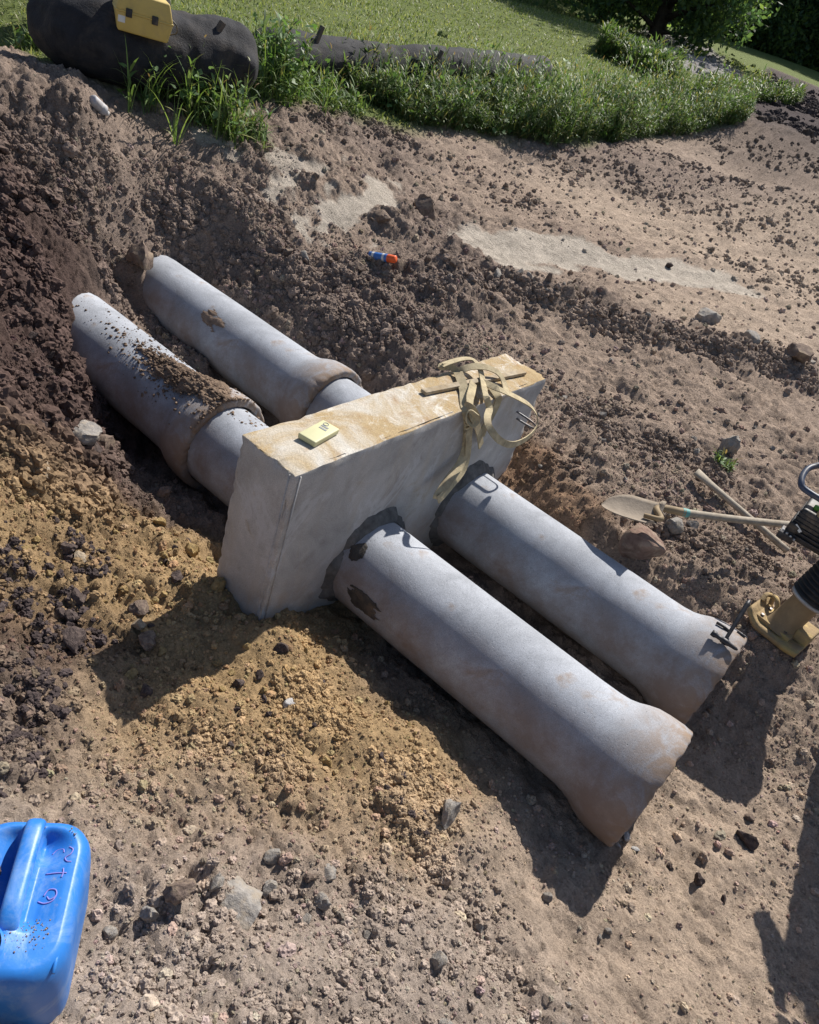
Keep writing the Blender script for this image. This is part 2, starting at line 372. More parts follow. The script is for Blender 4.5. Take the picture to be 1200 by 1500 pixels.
# ------------------------------------------------------------------ ground : controls
PX1, PX2, PZ = 0.722, 1.644, -0.781        # pipe axes
CL, CT = 2.135, 0.327                      # collar length, thickness
ctl = []
def cz(px, py, z): p = atz(px, py, z); ctl.append((p[0], p[1], z))
def cd(px, py, d): p = atd(px, py, d); ctl.append(tuple(p))
def cw(x, y, z): ctl.append((x, y, z))
for q in [(110, 120, .42), (250, 190, .12), (340, 120, .36), (450, 105, .42), (660, 120, .60), (840, 200, .46), (180, 60, .42),
          (600, 250, 0.0), (450, 200, .22), (760, 240, .12), (900, 280, .14), (1100, 280, .30),
          (10, 250, .0), (60, 130, .30), (120, 300, -.22), (330, 300, -.16), (200, 370, -.46), (10, 120, .32), (20, 400, -.12),
          (560, 374, -.32), (450, 380, -.40), (700, 350, -.16), (900, 350, -.02), (1150, 380, .08), (700, 450, -.33), (900, 450, -.22), (1150, 470, -.1),
          (560, 470, -.45), (900, 560, -.36), (1150, 560, -.25), (780, 600, -.5), (900, 680, -.47), (1060, 680, -.42), (1190, 700, -.4),
          (880, 745, -.52), (930, 800, -.58), (1080, 800, -.56), (1130, 910, -.66), (1190, 880, -.62), (1195, 980, -.72), (1180, 1050, -.84), (1120, 1060, -.93),
          (1190, 1200, -.98), (1190, 1300, -1.0), (1190, 1490, -.98), (1000, 1300, -1.02), (1000, 1480, -.95), (830, 1400, -.98),
          (700, 1300, -.93), (700, 1450, -.85), (650, 1150, -.88), (560, 1080, -.86), (500, 1350, -.78), (480, 1000, -.88), (420, 930, -.82),
          (600, 1490, -.75), (300, 1100, -.80), (350, 950, -.85), (250, 1000, -.84), (150, 1040, -.83), (230, 880, -.84), (300, 850, -.82), (60, 1100, -.76), (150, 1200, -.74), (20, 1250, -.66), (20, 1350, -.64), (250, 1400, -.66), (100, 1490, -.58), (400, 1490, -.68),
          (20, 900, -.70), (100, 850, -.80), (20, 780, -.58), (100, 720, -.66), (20, 650, -.42), (20, 520, -.26), (90, 560, -.48), (150, 650, -.72), (80, 450, -.30),
          (200, 760, -.83), (250, 800, -.84)]: cz(*q)
for q in [(300, 0, 14), (150, -10, 11), (450, 0, 17), (600, 20, 22), (750, 20, 26), (700, -8, 38), (870, 32, 44), (960, 62, 30), (860, 100, 22), (900, 150, 17),
          (1000, 50, 46), (1090, 66, 78), (1190, 100, 78), (1190, 140, 40), (1120, 115, 42), (1180, 200, 19), (1060, 165, 18), (1190, 280, 14), (1010, 120, 26), (0, -40, 12), (-100, 100, 9)]: cd(*q)
# trench round the pipes
for y in (-1.5, -.9, -.35, .7, 1.25, 1.8):
    cw(1.18, y, -1.03); cw(PX1, y, -1.05); cw(PX2, y, -1.05)
for y in (-1.4, -.8, -.2): cw(.36, y, -1.0); cw(.12, y, -.97 if y < -1 else -.92)
for y in (.55, 1.1, 1.7): cw(.36, y, -1.02); cw(.14, y, -.97)
for y in (2.2,): cw(.36, y, -.90); cw(1.18, y, -.92); cw(PX1, y, -.95); cw(PX2, y, -.95)
cw(1.97, 2.9, -.72); cw(1.18, 2.6, -.84); cw(1.18, 2.9, -.74); cw(1.32, 2.95, -.86); cw(1.18, 3.15, -.55); cw(PX2, 2.9, -.95); cw(PX2, 3.12, -.46); cw(PX2 - .25, 3.14, -.50); cw(PX2 + .25, 3.12, -.44); cw(PX2, 3.35, -.34)
cw(PX1, 2.45, -.9); cw(.36, 2.3, -.80); cw(.98, 2.5, -.84); cw(PX1, 2.70, -.38); cw(PX1 - .25, 2.46, -.42); cw(PX1 + .25, 2.78, -.46); cw(PX1, 2.9, -.28); cw(.30, 2.62, -.34); cw(.75, 3.25, -.26)
for y, z1_, z2_ in ((2.6, -.66, -.52), (1.9, -.76, -.52), (1.3, -.93, -.60), (.8, -.96, -.62), (.3, -.9, -.55), (-.3, -.78, -.58), (-.9, -.74, -.60), (-1.4, -.8, -.64)):
    cw(1.97, y, z1_); cw(2.25, y, z2_)
cw(.69, -1.95, -1.04); cw(1.2, -2.0, -1.03); cw(1.62, -1.98, -1.0); cw(.25, -1.8, -1.0)
cw(-1.95, -1.55, .05); cw(-2.6, -1.2, .1); cw(-2.2, -2.6, .05); cw(-1.5, -2.4, -.35); cw(-.9, -2.8, -.75); cw(-2.2, 0.5, -.1); cw(-2.5, 2.5, .3)
cw(-1.2, 2.0, .12); cw(-.6, 3.2, .25); cw(-.2, 5, .45); cw(2.2, -3.2, -.95); cw(4, -3, -.6); cw(3.5, -2.2, -.55); cw(1, -4.5, -.9)
for a, r_, z in ((-90, 30, -.5), (-40, 40, .2), (180, 40, 1.), (120, 40, 1.), (90, 40, .9), (-150, 40, .5), (0, 60, 2.4), (-15, 60, 2.0), (60, 70, 2.2), (70, 30, .8), (100, 15, .6)):
    cw(CC[0] + r_ * math.cos(math.radians(a)), CC[1] + r_ * math.sin(math.radians(a)), z)
for a in range(-180, 180, 30):
    cw(300 * math.cos(math.radians(a)), 300 * math.sin(math.radians(a)), 6.0)
ctl = A(ctl)
def kern(r): return np.sqrt(r * r + .05 ** 2)
_D = kern(np.linalg.norm(ctl[:, None, :2] - ctl[None, :, :2], axis=2))
_n = len(ctl)
_Mx = np.zeros((_n + 1, _n + 1)); _Mx[:_n, :_n] = _D - .03 * np.eye(_n); _Mx[:_n, _n] = 1; _Mx[_n, :_n] = 1
_w = np.linalg.solve(_Mx, np.concatenate([ctl[:, 2], [0]]))
def base_z(x, y):
    x = np.asarray(x, float); y = np.asarray(y, float); s = np.full(x.shape, _w[-1])
    for (cx, cy, _), w in zip(ctl, _w[:-1]): s = s + w * np.sqrt((x - cx) ** 2 + (y - cy) ** 2 + .0025)
    return s
def bhit(px, py):
    d = ray(px, py); t = np.concatenate([np.arange(1, 12, .02), np.arange(12, 120, .2)]); P = CC + t[:, None] * d
    h = P[:, 2] - base_z(P[:, 0], P[:, 1]); i = np.argmax(h < 0)
    if h[i] >= 0: i = len(t) - 1
    return P[i]
# soil kinds, as real colours of the earth, laid out on the ground
KIND = {  # colour, roughness of relief, clod density
    'dark': ((.090, .060, .052), .065, 1.0), 'ochre': ((.38, .262, .140), .038, .85), 'brown': ((.25, .192, .158), .055, .95),
    'tan': ((.41, .318, .245), .028, .42), 'grey': ((.385, .315, .265), .045, .75), 'silt': ((.43, .375, .315), .006, .05),
    'red': ((.27, .165, .10), .03, .5), 'moist': ((.065, .05, .05), .08, .2), 'grass': ((.13, .16, .05), .012, 0.0), 'gravel': ((.30, .28, .27), .02, .1), 'dull': ((.325, .248, .195), .036, .7)}
zones = []
def zn(kind, r, *pts):
    for p in pts: q = bhit(*p); zones.append((q[0], q[1], kind, r))
zn('dark', .42, (30, 300), (40, 400), (30, 560), (60, 480), (120, 560), (60, 650), (140, 640), (70, 340), (100, 500), (10, 450), (60, 280))
zn('dark', .16, (170, 700), (30, 860), (60, 980), (110, 810), (30, 1050), (120, 930), (20, 930), (30, 1110), (90, 1090))
zn('ochre', .34, (150, 800), (60, 760), (250, 850), (300, 1000), (450, 960), (540, 1060), (610, 1170), (430, 920), (250, 1100), (400, 1090), (600, 1100), (500, 1150), (150, 1100), (30, 820))
zn('ochre', .16, (640, 1150), (620, 1230), (600, 1260))
zn('dull', .35, (150, 1190), (300, 1220), (450, 1240))
zn('grey', .42, (400, 1340), (200, 1420), (600, 1360), (600, 1490), (300, 1490), (500, 1480), (750, 1480), (650, 1300), (20, 1200), (60, 1150))
zn('tan', .45, (1000, 1250), (900, 1350), (1100, 1250), (1100, 1400), (1000, 1450), (760, 1320), (1170, 1100), (800, 1250))
zn('brown', .6, (400, 250), (300, 330), (560, 480), (480, 430), (660, 440), (650, 330), (200, 250), (480, 170), (560, 200), (350, 400), (180, 370), (100, 180), (600, 330), (330, 220))
zn('dull', .7, (900, 520), (1000, 600), (850, 580), (1100, 560), (1050, 780), (1150, 880), (950, 700), (1150, 650), (800, 500), (250, 240), (640, 190), (700, 270), (760, 330))
zn('dull', .6, (820, 362), (920, 380), (1010, 402), (520, 285), (480, 320))
zn('tan', .9, (1100, 330), (1150, 400), (1000, 340), (900, 300), (1050, 440), (1180, 340))
zn('brown', .30, (760, 425), (860, 455), (950, 480), (1040, 515), (1130, 540), (1190, 555), (900, 630), (1000, 660), (850, 610), (1060, 690))
zn('red', .16, (780, 690), (800, 735), (840, 750), (760, 680))
zn('brown', .22, (1000, 780), (1100, 830), (980, 720))
zn('moist', 9.0, (1130, 130), (1170, 150), (1190, 175), (1100, 105)); zn('moist', 1.6, (1090, 197), (1150, 205), (1190, 218)); zn('brown', 1.3, (1000, 215), (1120, 240), (900, 235), (1190, 270), (1050, 260))
zn('gravel', 1.5, (1000, 70), (1030, 85), (1010, 100)); zn('tan', 2.2, (1050, 230), (1180, 250))
for p in ((1.18, 0.9), (1.18, -.6), (.36, -.6), (.36, 1.2), (1.18, 2.4)): zones.append((*p, 'brown', .3))
for p in ((-1.9, -1.5), (-2.5, 0), (-1.5, -2.8), (-1, -3.3)): zones.append((*p, 'grey', .9))
for p in ((2.2, -2.8), (3.2, -2.2), (4.5, -2)): zones.append((*p, 'dull', .9))
# filter sock lines (world xy), used for the grass edge as well
def gp(px, py): q = bhit(px, py); return A([q[0], q[1]])
SOCK_B = A([gp(*p) for p in ((372, 104), (460, 112), (560, 116), (660, 118), (790, 122))])
grass_edge = A([gp(-60, 40), gp(60, 90), gp(200, 140), gp(340, 140), gp(480, 165), gp(620, 185), gp(760, 200), gp(860, 210), gp(960, 198), gp(1030, 190), gp(1085, 172), gp(1095, 155)])
def grass_mask(x, y):
    """+ve inside the field : beyond the edge polyline as seen along its normal (world xy)"""
    ang = np.arctan2(y - CC[1], x - CC[0]); r = np.hypot(x - CC[0], y - CC[1])
    ga = np.arctan2(grass_edge[:, 1] - CC[1], grass_edge[:, 0] - CC[0]); gr = np.hypot(grass_edge[:, 0] - CC[0], grass_edge[:, 1] - CC[1])
    o = np.argsort(ga); e = np.interp(ang, ga[o], gr[o], left=400, right=gr[o][-1] * 1.0)
    e = np.where(ang < ga.min() , 400, e)
    return (r - e) / e
def zone_fields(x, y):
    wx = x + .16 * fbm(x * 1.6, y * 1.6, 3, 21) + .05 * perlin(x * 7, y * 7, 5); wy = y + .16 * fbm(x * 1.6, y * 1.6, 3, 33) + .05 * perlin(x * 7, y * 7, 8)
    W = np.full(x.shape, .02); C = np.zeros(x.shape + (3,)); R = np.zeros(x.shape); D = np.zeros(x.shape)
    c0, r0, d0 = KIND['dull']; C += .02 * A(c0); R += .02 * r0; D += .02 * d0
    for zx, zy, k, rad in zones:
        c, r, d = KIND[k]; q = ((wx - zx) ** 2 + (wy - zy) ** 2) / rad ** 2
        w = np.exp(-q * 1.4) + .004 / (1 + q * q); W += w; C += w[..., None] * A(c); R += w * r; D += w * d
    C /= W[..., None]; R /= W; D /= W
    g = np.clip(grass_mask(x, y) * 14 + .5 + .5 * perlin(x * .9, y * .9, 14), 0, 1)
    g = np.maximum(g, np.clip((np.hypot(x - CC[0], y - CC[1]) - 54) / 3, 0, 1))
    c, r, d = KIND['grass']
    C = C * (1 - g[..., None]) + g[..., None] * A(c); R = R * (1 - g) + g * r; D = D * (1 - g)
    return C, R, D, g
def sdist(x, y, P):
    d = np.full(x.shape, 1e9)
    for a, b in zip(P[:-1], P[1:]):
        ab = b - a; t = np.clip(((x - a[0]) * ab[0] + (y - a[1]) * ab[1]) / (ab @ ab), 0, 1)
        d = np.minimum(d, np.hypot(x - a[0] - t * ab[0], y - a[1] - t * ab[1]))
    return d
SILT1 = A([gp(*p) for p in ((705, 350), (790, 360), (880, 375), (960, 392), (1070, 410))]); SILT2 = A([gp(*p) for p in ((712, 386), (770, 386), (810, 392))])
SILT3 = A([gp(*p) for p in ((470, 325), (520, 300), (545, 285))]); SILT4 = A([gp(*p) for p in ((300, 205), (420, 230), (500, 255), (560, 275))])
TRACK = A([gp(*p) for p in ((1050, 108), (1022, 92), (1002, 66), (985, 50))])
def silt_mask(x, y):
    n = fbm(x * 2.2, y * 2.2, 4, 44)
    m = np.clip((.34 + .30 * n - sdist(x, y, SILT1)) / .06, 0, 1)
    m = np.maximum(m, np.clip((.10 + .16 * n - sdist(x, y, SILT2)) / .04, 0, 1))
    m = np.maximum(m, np.clip((.26 + .75 * n - sdist(x, y, SILT3)) / .08, 0, 1))
    return np.maximum(m, .8 * np.clip((.10 + .9 * n - sdist(x, y, SILT4)) / .10, 0, 1))
def track_mask(x, y): return np.clip((2.0 + .6 * fbm(x * .8, y * .8, 2, 5) - sdist(x, y, TRACK)) / .3, 0, 1) * (np.hypot(x - CC[0], y - CC[1]) > 20)
def axis_coords(lo, hi, step, far, ratio=1.12, ratio2=1.1):
    c = list(np.arange(lo, hi, step)); s = step; v = c[-1]
    while v < far: s *= ratio; v += s; c.append(v)
    s = step; v = lo; pre = []
    while v > -far: s *= ratio2; v -= s; pre.append(v)
    return A(pre[::-1] + c)
GX = axis_coords(-2.2, 4.2, .0145, 320, 1.022, 1.09); GY = axis_coords(-2.95, 4.0, .0145, 320, 1.022, 1.09)
X, Y = np.meshgrid(GX, GY, indexing='ij')
Z = base_z(X, Y)
_b = Z.copy()                                  # soften the kinks of the interpolation
for _ in range(6):
    _b[1:-1, 1:-1] = (_b[:-2, 1:-1] + _b[2:, 1:-1] + _b[1:-1, :-2] + _b[1:-1, 2:] + 2 * _b[1:-1, 1:-1]) / 6
Z = _b
GC, GR, GD, GG = zone_fields(X, Y)
_m = silt_mask(X, Y); GC = GC * (1 - _m[..., None]) + _m[..., None] * A(KIND['silt'][0]); GR = GR * (1 - .85 * _m); GD = GD * (1 - .93 * _m)
_m = track_mask(X, Y); GC = GC * (1 - _m[..., None]) + _m[..., None] * A([.27, .25, .24]); GG = GG * (1 - _m)
far_fade = np.clip(1.2 - np.hypot(X - CC[0], Y - CC[1]) / 40, .15, 1)
wob = np.exp(-((np.abs(X - PX1)) / .4) ** 4) * (np.abs(Y) < 1.9)
def cells(x, y, f, seed):
    '''lumps: domes of random height on a jittered grid'''
    gx = np.floor(x * f).astype(int); gy = np.floor(y * f).astype(int); out = np.zeros(x.shape)
    for i in (-1, 0, 1):
        for j in (-1, 0, 1):
            h = _perm[(_perm[(gx + i + seed * 31) & 511] + gy + j) & 511]
            cx = (gx + i + .5 + .9 * (((h * 7919) % 509) / 509 - .5)) / f; cy = (gy + j + .5 + .9 * (((h * 104729) % 503) / 503 - .5)) / f
            am = (((h * 1299709) % 499) / 499) ** 2.2; r = (.42 + .35 * am) / f
            e = 1 + .5 * (((h * 15485863) % 491) / 491); q = ((x - cx) ** 2 * e + (y - cy) ** 2 / e) / r ** 2
            out = np.maximum(out, am * np.sqrt(np.clip(1 - q, 0, 1)))
    return out
SPX = np.gradient(GX)[:, None]; SPY = np.gradient(GY)[None, :]; SP = np.maximum(SPX, SPY)
def res_fade(f): return np.clip(1.6 - SP * f * 3.0, 0, 1)
pm = np.clip(.55 + 1.3 * fbm(X * 1.3, Y * 1.3, 3, 15), .05, 1.4)
Z += GR * far_fade * (1.4 * billow(X * 2.1, Y * 2.1, 2, 2) + pm * (.9 * billow(X * 5.7 + .4 * perlin(X * 3, Y * 3, 2), Y * 5.7 + .4 * perlin(X * 3, Y * 3, 12), 3, 9) + .9 * fbm(X * 14, Y * 14, 4, 40)))
Z += np.clip(GR, .006, .06) * far_fade * .45 * fbm(X * 42, Y * 42, 2, 77) * (1 - GG)
wx_ = X + .03 * fbm(X * 9, Y * 9, 2, 3); wy_ = Y + .03 * fbm(X * 9, Y * 9, 2, 13)
dn = np.clip(GD, 0, 1) ** .8 * np.clip(.35 + 1.5 * fbm(X * 1.1, Y * 1.1, 3, 88), .08, 1.3) * (1 - GG)
for f_, a_, sd_ in ((4.5, .085, 1), (10, .050, 2), (21, .026, 3), (36, .014, 4)):
    Z += a_ * dn * res_fade(f_) * cells(wx_, wy_, f_, sd_) * (1 + .35 * perlin(X * 30, Y * 30, 5))
# windrow of clods and the ruts beyond it
def polyline_dist(x, y, P):
    d = np.full(x.shape, 1e9)
    for a, b in zip(P[:-1], P[1:]):
        ab = b - a; t = np.clip(((x - a[0]) * ab[0] + (y - a[1]) * ab[1]) / (ab @ ab), 0, 1)
        d = np.minimum(d, np.hypot(x - a[0] - t * ab[0], y - a[1] - t * ab[1]))
    return d
RIDGE = A([gp(*p) for p in ((420, 395), (560, 402), (700, 412), (850, 452), (1000, 503), (1185, 545))])
RIDGE2 = A([gp(*p) for p in ((560, 500), (520, 470), (480, 430))])
rd = polyline_dist(X, Y, RIDGE); rid = np.exp(-(rd / .26) ** 2)
Z += .15 * rid * (.7 + .8 * fbm(X * 3, Y * 3, 3, 51)); GD = np.maximum(GD, .9 * rid)
RUTS = A([gp(*p) for p in ((620, 300), (760, 372), (900, 385), (1080, 412))])
rt = polyline_dist(X, Y, RUTS); Z -= .05 * np.exp(-(rt / .35) ** 2)
# cracked furrows along the right hand clay
tr = np.clip(1 - polyline_dist(X, Y, A([gp(1000, 330), gp(1190, 420)])) / 2.2, 0, 1)
Z += .03 * tr * np.sin(20 * (X * .35 + Y * .94) + 3 * perlin(X * .8, Y * .8, 4)) * (.5 + fbm(X * 2, Y * 2, 2, 6))
from bisect import bisect_right
def zat(x, y):
    x = np.asarray(x, float); y = np.asarray(y, float)
    i = np.clip(np.searchsorted(GX, x) - 1, 0, len(GX) - 2); j = np.clip(np.searchsorted(GY, y) - 1, 0, len(GY) - 2)
    u = (x - GX[i]) / (GX[i + 1] - GX[i]); v = (y - GY[j]) / (GY[j + 1] - GY[j])
    return Z[i, j] * (1 - u) * (1 - v) + Z[i + 1, j] * u * (1 - v) + Z[i, j + 1] * (1 - u) * v + Z[i + 1, j + 1] * u * v
def fat(F_, x, y):
    i = np.clip(np.searchsorted(GX, x) - 1, 0, len(GX) - 2); j = np.clip(np.searchsorted(GY, y) - 1, 0, len(GY) - 2); return F_[i, j]
def hit(px, py):
    d = ray(px, py); t = np.concatenate([np.arange(1, 12, .006), np.arange(12, 140, .1)]); P = CC + t[:, None] * d
    h = P[:, 2] - zat(P[:, 0], P[:, 1]); i = np.argmax(h < 0)
    if h[i] >= 0: i = len(t) - 1
    return P[i]
nx, ny = len(GX), len(GY)
idx = np.arange(nx * ny).reshape(nx, ny)
Fq = np.stack([idx[:-1, :-1], idx[1:, :-1], idx[1:, 1:], idx[:-1, 1:]], -1).reshape(-1, 4)
ground = fast_mesh('ground', np.stack([X, Y, Z], -1).reshape(-1, 3), Fq, None, M['soil'], True, np.clip(GC.reshape(-1, 3), 0, 1))
ground['kind'] = 'structure'

# ------------------------------------------------------------------ concrete collar
collar = thing('concrete_collar', 'thick grey concrete block collar with ochre dusted top around the twin pipes', 'concrete collar', (CL / 2, CT / 2, -1.3))
off = -A(collar.location)
def sub(o): o.location = tuple(-A(o.parent.location)); return o
def collar_body():
    nxs, nys, nzs = 86, 14, 54; H = 1.32
    bm = bmesh.new(); vs = hull_box(bm, (CL / 2, CT / 2, -H / 2), (CL / 2, 0, 0), (0, CT / 2, 0), (0, 0, H / 2))
    bmesh.ops.bevel(bm, geom=list(bm.edges), offset=.007, segments=2, profile=.5, affect='EDGES')
    bmesh.ops.subdivide_edges(bm, edges=[e for e in bm.edges if e.calc_length() > .2], cuts=40, use_grid_fill=True)
    for v in bm.verts:
        n = perlin(v.co.x * 5 + v.co.z * 3, v.co.y * 9 + v.co.z * 5, 3); v.co.z += .0035 * float(n) if v.co.z > -.05 else 0
        edge = (abs(v.co.z) < .02) + (min(v.co.y, CT - v.co.y) < .02) + (min(v.co.x, CL - v.co.x) < .02)
        if edge >= 2:
            k = .016 * max(0, float(perlin(v.co.x * 23 + v.co.z * 19, v.co.y * 21, 7)) + .1)
            v.co.x += k if v.co.x < 1 else -k; v.co.y += k if v.co.y < .15 else -k; v.co.z -= k * .6
    bmesh.ops.recalc_face_normals(bm, faces=list(bm.faces))
    for f in bm.faces: f.material_index = 1 if f.normal.z > .5 else 0
    return bm_obj('block', bm, collar, [M['collar'], M['collar_top']], True)
sub(collar_body())
# formwork seam along the front corner
V, F = tube_data([(.030, -.002, -.012), (.030, -.002, -.6), (.030, -.002, -1.1)], .0045, 6); sub(mesh('form_seam', V, F, collar, M['collar']))
V, F = tube_data([(-.001, .03, -.012), (-.001, .03, -.6), (-.001, .03, -1.1)], .003, 6); sub(mesh('form_seam', V, F, collar, M['collar']))
def mortar(px_, sd):
    ph = RNG.uniform(0, 6)
    def nzf(i, a, r, t):
        w = fbm(np.cos(a) * 2 + sd, np.sin(a) * 2 + ph, 3, sd)
        w2 = fbm(np.cos(a) * 9 + sd, np.sin(a) * 9, 3, sd + 4)
        if i == 0: return r + .06 * w + .03 * w2 + .018, t * 0 - .004
        if i == 1: return r + .045 * w + .02 * w2 + .008, t + .02 * w + .01 * w2
        return r + .006 * w, t + .02 * w
    V, F = lathe_data([(-.004, .292), (.016, .285), (.036, .265), (.046, .246)], (px_, 0, PZ), (0, -1, 0), 64, nzf)
    sub(mesh('mortar_ring', V, F, collar, M['mortar']))
mortar(PX1, 3); mortar(PX2, 9)
lp = [(1.89, .02, -.155), (1.89, -.05, -.155), (1.90, -.115, -.16), (1.915, -.13, -.185), (1.90, -.115, -.21), (1.89, -.05, -.215), (1.89, .02, -.215)]
def fp(px, py, y): return aty(px, py, y)
a1, a2 = fp(757, 603, 0), fp(757, 613, 0)
lp = [a1 + (0, .03, 0), a1 + A([0, -.06, 0]), a1 + A([.0, -.125, -.005]), (a1 + a2) / 2 + A([0, -.145, 0]), a2 + A([0, -.125, .005]), a2 + A([0, -.06, 0]), a2 + (0, .03, 0)]
sub(tube('lifting_loop', spline(lp, 5), .0065, collar, M['steel'], 8))

# ------------------------------------------------------------------ concrete pipes
def pipe(px_, y_bell, y_end, label, seed, zoff=0.0):
    t = thing('concrete_pipe', label, 'pipe', (px_, y_bell, PZ + zoff))
    L = y_end - y_bell
    prof_o = [(0, .300), (.006, .309), (.05, .312), (.12, .309), (.17, .302), (.21, .288), (.25, .270), (.29, .258), (.34, .252), (.42, .25)]
    m_ = int((L - .42) / .06)
    def nb(i, a, r, tt):
        w = perlin(np.cos(a) * 3 + seed, np.sin(a) * 3 + i * .31, seed)
        r = r + .0022 * w
        if i <= 1: tt = tt + .026 * np.maximum(0, fbm(np.cos(a) * 7, np.sin(a) * 7 + seed, 4, seed)); r = r - .022 * np.maximum(0, fbm(np.cos(a) * 6, np.sin(a) * 6, 3, seed + 5))
        return r, tt
    V, F = lathe_data([(.15, .262), (.004, .262), (0, .266)] + prof_o, (0, 0, 0), (0, 1, 0), 144, lambda i, a, r, tt: nb(max(i - 3, 0) if i > 1 else 9, a, r, tt))
    mesh('bell', V, F, t, M['pipe'])
    P = [(.42 - 1e-4, .25)] + [(.42 + k * (L - .42) / m_, .25) for k in range(1, m_ + 1)] + [(L, .203)] + [(L - .3, .2), (.15, .2), (.15, .262)]
    V, F = lathe_data(P, (0, 0, 0), (0, 1, 0), 144, lambda i, a, r, tt: (r + .0015 * perlin(np.cos(a) * 2 + seed, np.sin(a) * 2 + i * .2, seed), tt))
    mesh('barrel', V, F, t, M['pipe'])
    return t
p_fl = pipe(PX1 - .02, -1.765, 1.24, 'grey concrete pipe with stained flared bell, beside the yellow soil mound', 1)
p_fr = pipe(PX2 - .02, -1.745, 1.24, 'grey concrete pipe with a hammer resting on its flared bell', 2)
p_rl = pipe(PX1 - .004, 1.135, 3.55, 'grey concrete pipe with a heap of loose soil on its bell, buried in dark spoil', 3, -.008)
p_rr = pipe(PX2 - .01, 1.135, 3.55, 'grey concrete pipe behind the collar with clean bell, ending beside a grey boulder', 4, -.004)
# mastic smears on the near pipe beside the collar
def smear(parent, axx, a0, a1, y0, y1, m, seed, thick=.004, thr=0.0, name='mastic_smear'):
    na, nyy = 60, 60; aa = np.linspace(a0, a1, na); yy = np.linspace(y0, y1, nyy); AA, YY = np.meshgrid(aa, yy, indexing='ij')
    u = (AA - a0) / (a1 - a0) * 2 - 1; v = (YY - y0) / (y1 - y0) * 2 - 1
    h = 1 - (u * u + v * v) + .9 * fbm(AA * 6, YY * 9, 4, seed) - thr
    ok = h > .12; rr = .2515 + thick * np.clip(h * 2, 0, 1)
    P = np.stack([axx + rr * np.cos(AA), YY, PZ + rr * np.sin(AA)], -1).reshape(-1, 3)
    id_ = np.arange(na * nyy).reshape(na, nyy); k = ok[:-1, :-1] & ok[1:, 1:] & ok[1:, :-1] & ok[:-1, 1:]
    Fq = np.stack([id_[:-1, :-1], id_[:-1, 1:], id_[1:, 1:], id_[1:, :-1]], -1)[k]
    o = fast_mesh(name, P, Fq, parent, m); o.location = tuple(-A(parent.location)); return o
smear(p_fl, PX1 - .02, 2.9, 3.4, -.36, -.10, M['mastic'], 3, thr=.12)
smear(p_fl, PX1 - .02, 2.05, 2.65, -.12, -.02, M['mastic'], 8, thr=.3)
smear(p_rr, PX2 - .01, 2.0, 2.75, 2.05, 2.35, simple('mud', (.22, .16, .12), .95, .3, 20, .1, bumpd=.01), 5, .007, .45, name='mud_splash')

# ------------------------------------------------------------------ clods, crumbs and stones
def icos(sub_):
    bm = bmesh.new(); bmesh.ops.create_icosphere(bm, subdivisions=sub_, radius=1)
    bm.verts.ensure_lookup_table(); V = A([tuple(v.co) for v in bm.verts]); F = A([[v.index for v in f.verts] for f in bm.faces]); bm.free(); return V, F
def rock_shape(V, seed, cuts=11, rough=.12, lumpy=0.0):
    r = np.random.default_rng(seed); V = V.copy()
    for _ in range(cuts):
        n = unit(r.normal(size=3)); d = r.uniform(.42, .86); s = V @ n - d; V = V - np.where(s > 0, s, 0)[:, None] * n
    a, b = V[:, 0] + V[:, 2] * .71 + seed, V[:, 1] - V[:, 2] * .63
    nn = fbm(a * 1.5, b * 1.5, 3, seed) * rough * 1.5 + perlin(a * 6, b * 6, seed) * rough * .35
    if lumpy: nn = nn + lumpy * (billow(a * 2.6, b * 2.6, 3, seed + 2) + .5 * perlin(a * 9, b * 9 + V[:, 2] * 5, seed + 4))
    V = V * (1 + nn[:, None]); return V / np.abs(V).max()
I1 = icos(1); I2 = icos(2); I3 = icos(3); I4 = icos(4)
def rand_rot(n):
    q = RNG.normal(size=(n, 4)); q /= np.linalg.norm(q, axis=1)[:, None]; w, x, y, z = q.T
    return np.stack([np.stack([1 - 2 * (y * y + z * z), 2 * (x * y - z * w), 2 * (x * z + y * w)], -1),
                     np.stack([2 * (x * y + z * w), 1 - 2 * (x * x + z * z), 2 * (y * z - x * w)], -1),
                     np.stack([2 * (x * z - y * w), 2 * (y * z + x * w), 1 - 2 * (x * x + y * y)], -1)], 1)
def clods(name, P, S, C, basis, nvar=8, label=None, cat=None, parent=None):
    """one joined mesh of many clods"""
    V0, F0 = basis; vars_ = [rock_shape(V0, 100 + k + len(V0), 6, .16) for k in range(nvar)]
    k = RNG.integers(0, nvar, len(P)); B = A(vars_)[k]
    sc = S[:, None] * RNG.uniform(.7, 1.15, (len(P), 3)); R = rand_rot(len(P))
    W = np.einsum('nij,nvj->nvi', R, B * sc[:, None, :]) * A([1, 1, .8]) + P[:, None, :]
    F = (F0[None] + (np.arange(len(P)) * len(V0))[:, None, None]).reshape(-1, 3)
    col = np.repeat(C, len(V0), axis=0)
    o = fast_mesh(name, W.reshape(-1, 3), F, parent, M['clod'], len(V0) > 12, np.clip(col, 0, 1))
    o['kind'] = 'stuff'
    if label: o['label'] = label; o['category'] = cat
    return o
def clear_of_built(x, y, m=.0):
    ok = ~((x > -.01 - m) & (x < CL + .01 + m) & (y > -.01 - m) & (y < CT + m))
    z = zat(x, y)
    for ax in (PX1, PX2):
        ok &= ~((np.abs(x - ax) < np.where((y < -1.3), .30, .24) + m) & (y > -1.8) & (y < 3.0))
    return ok
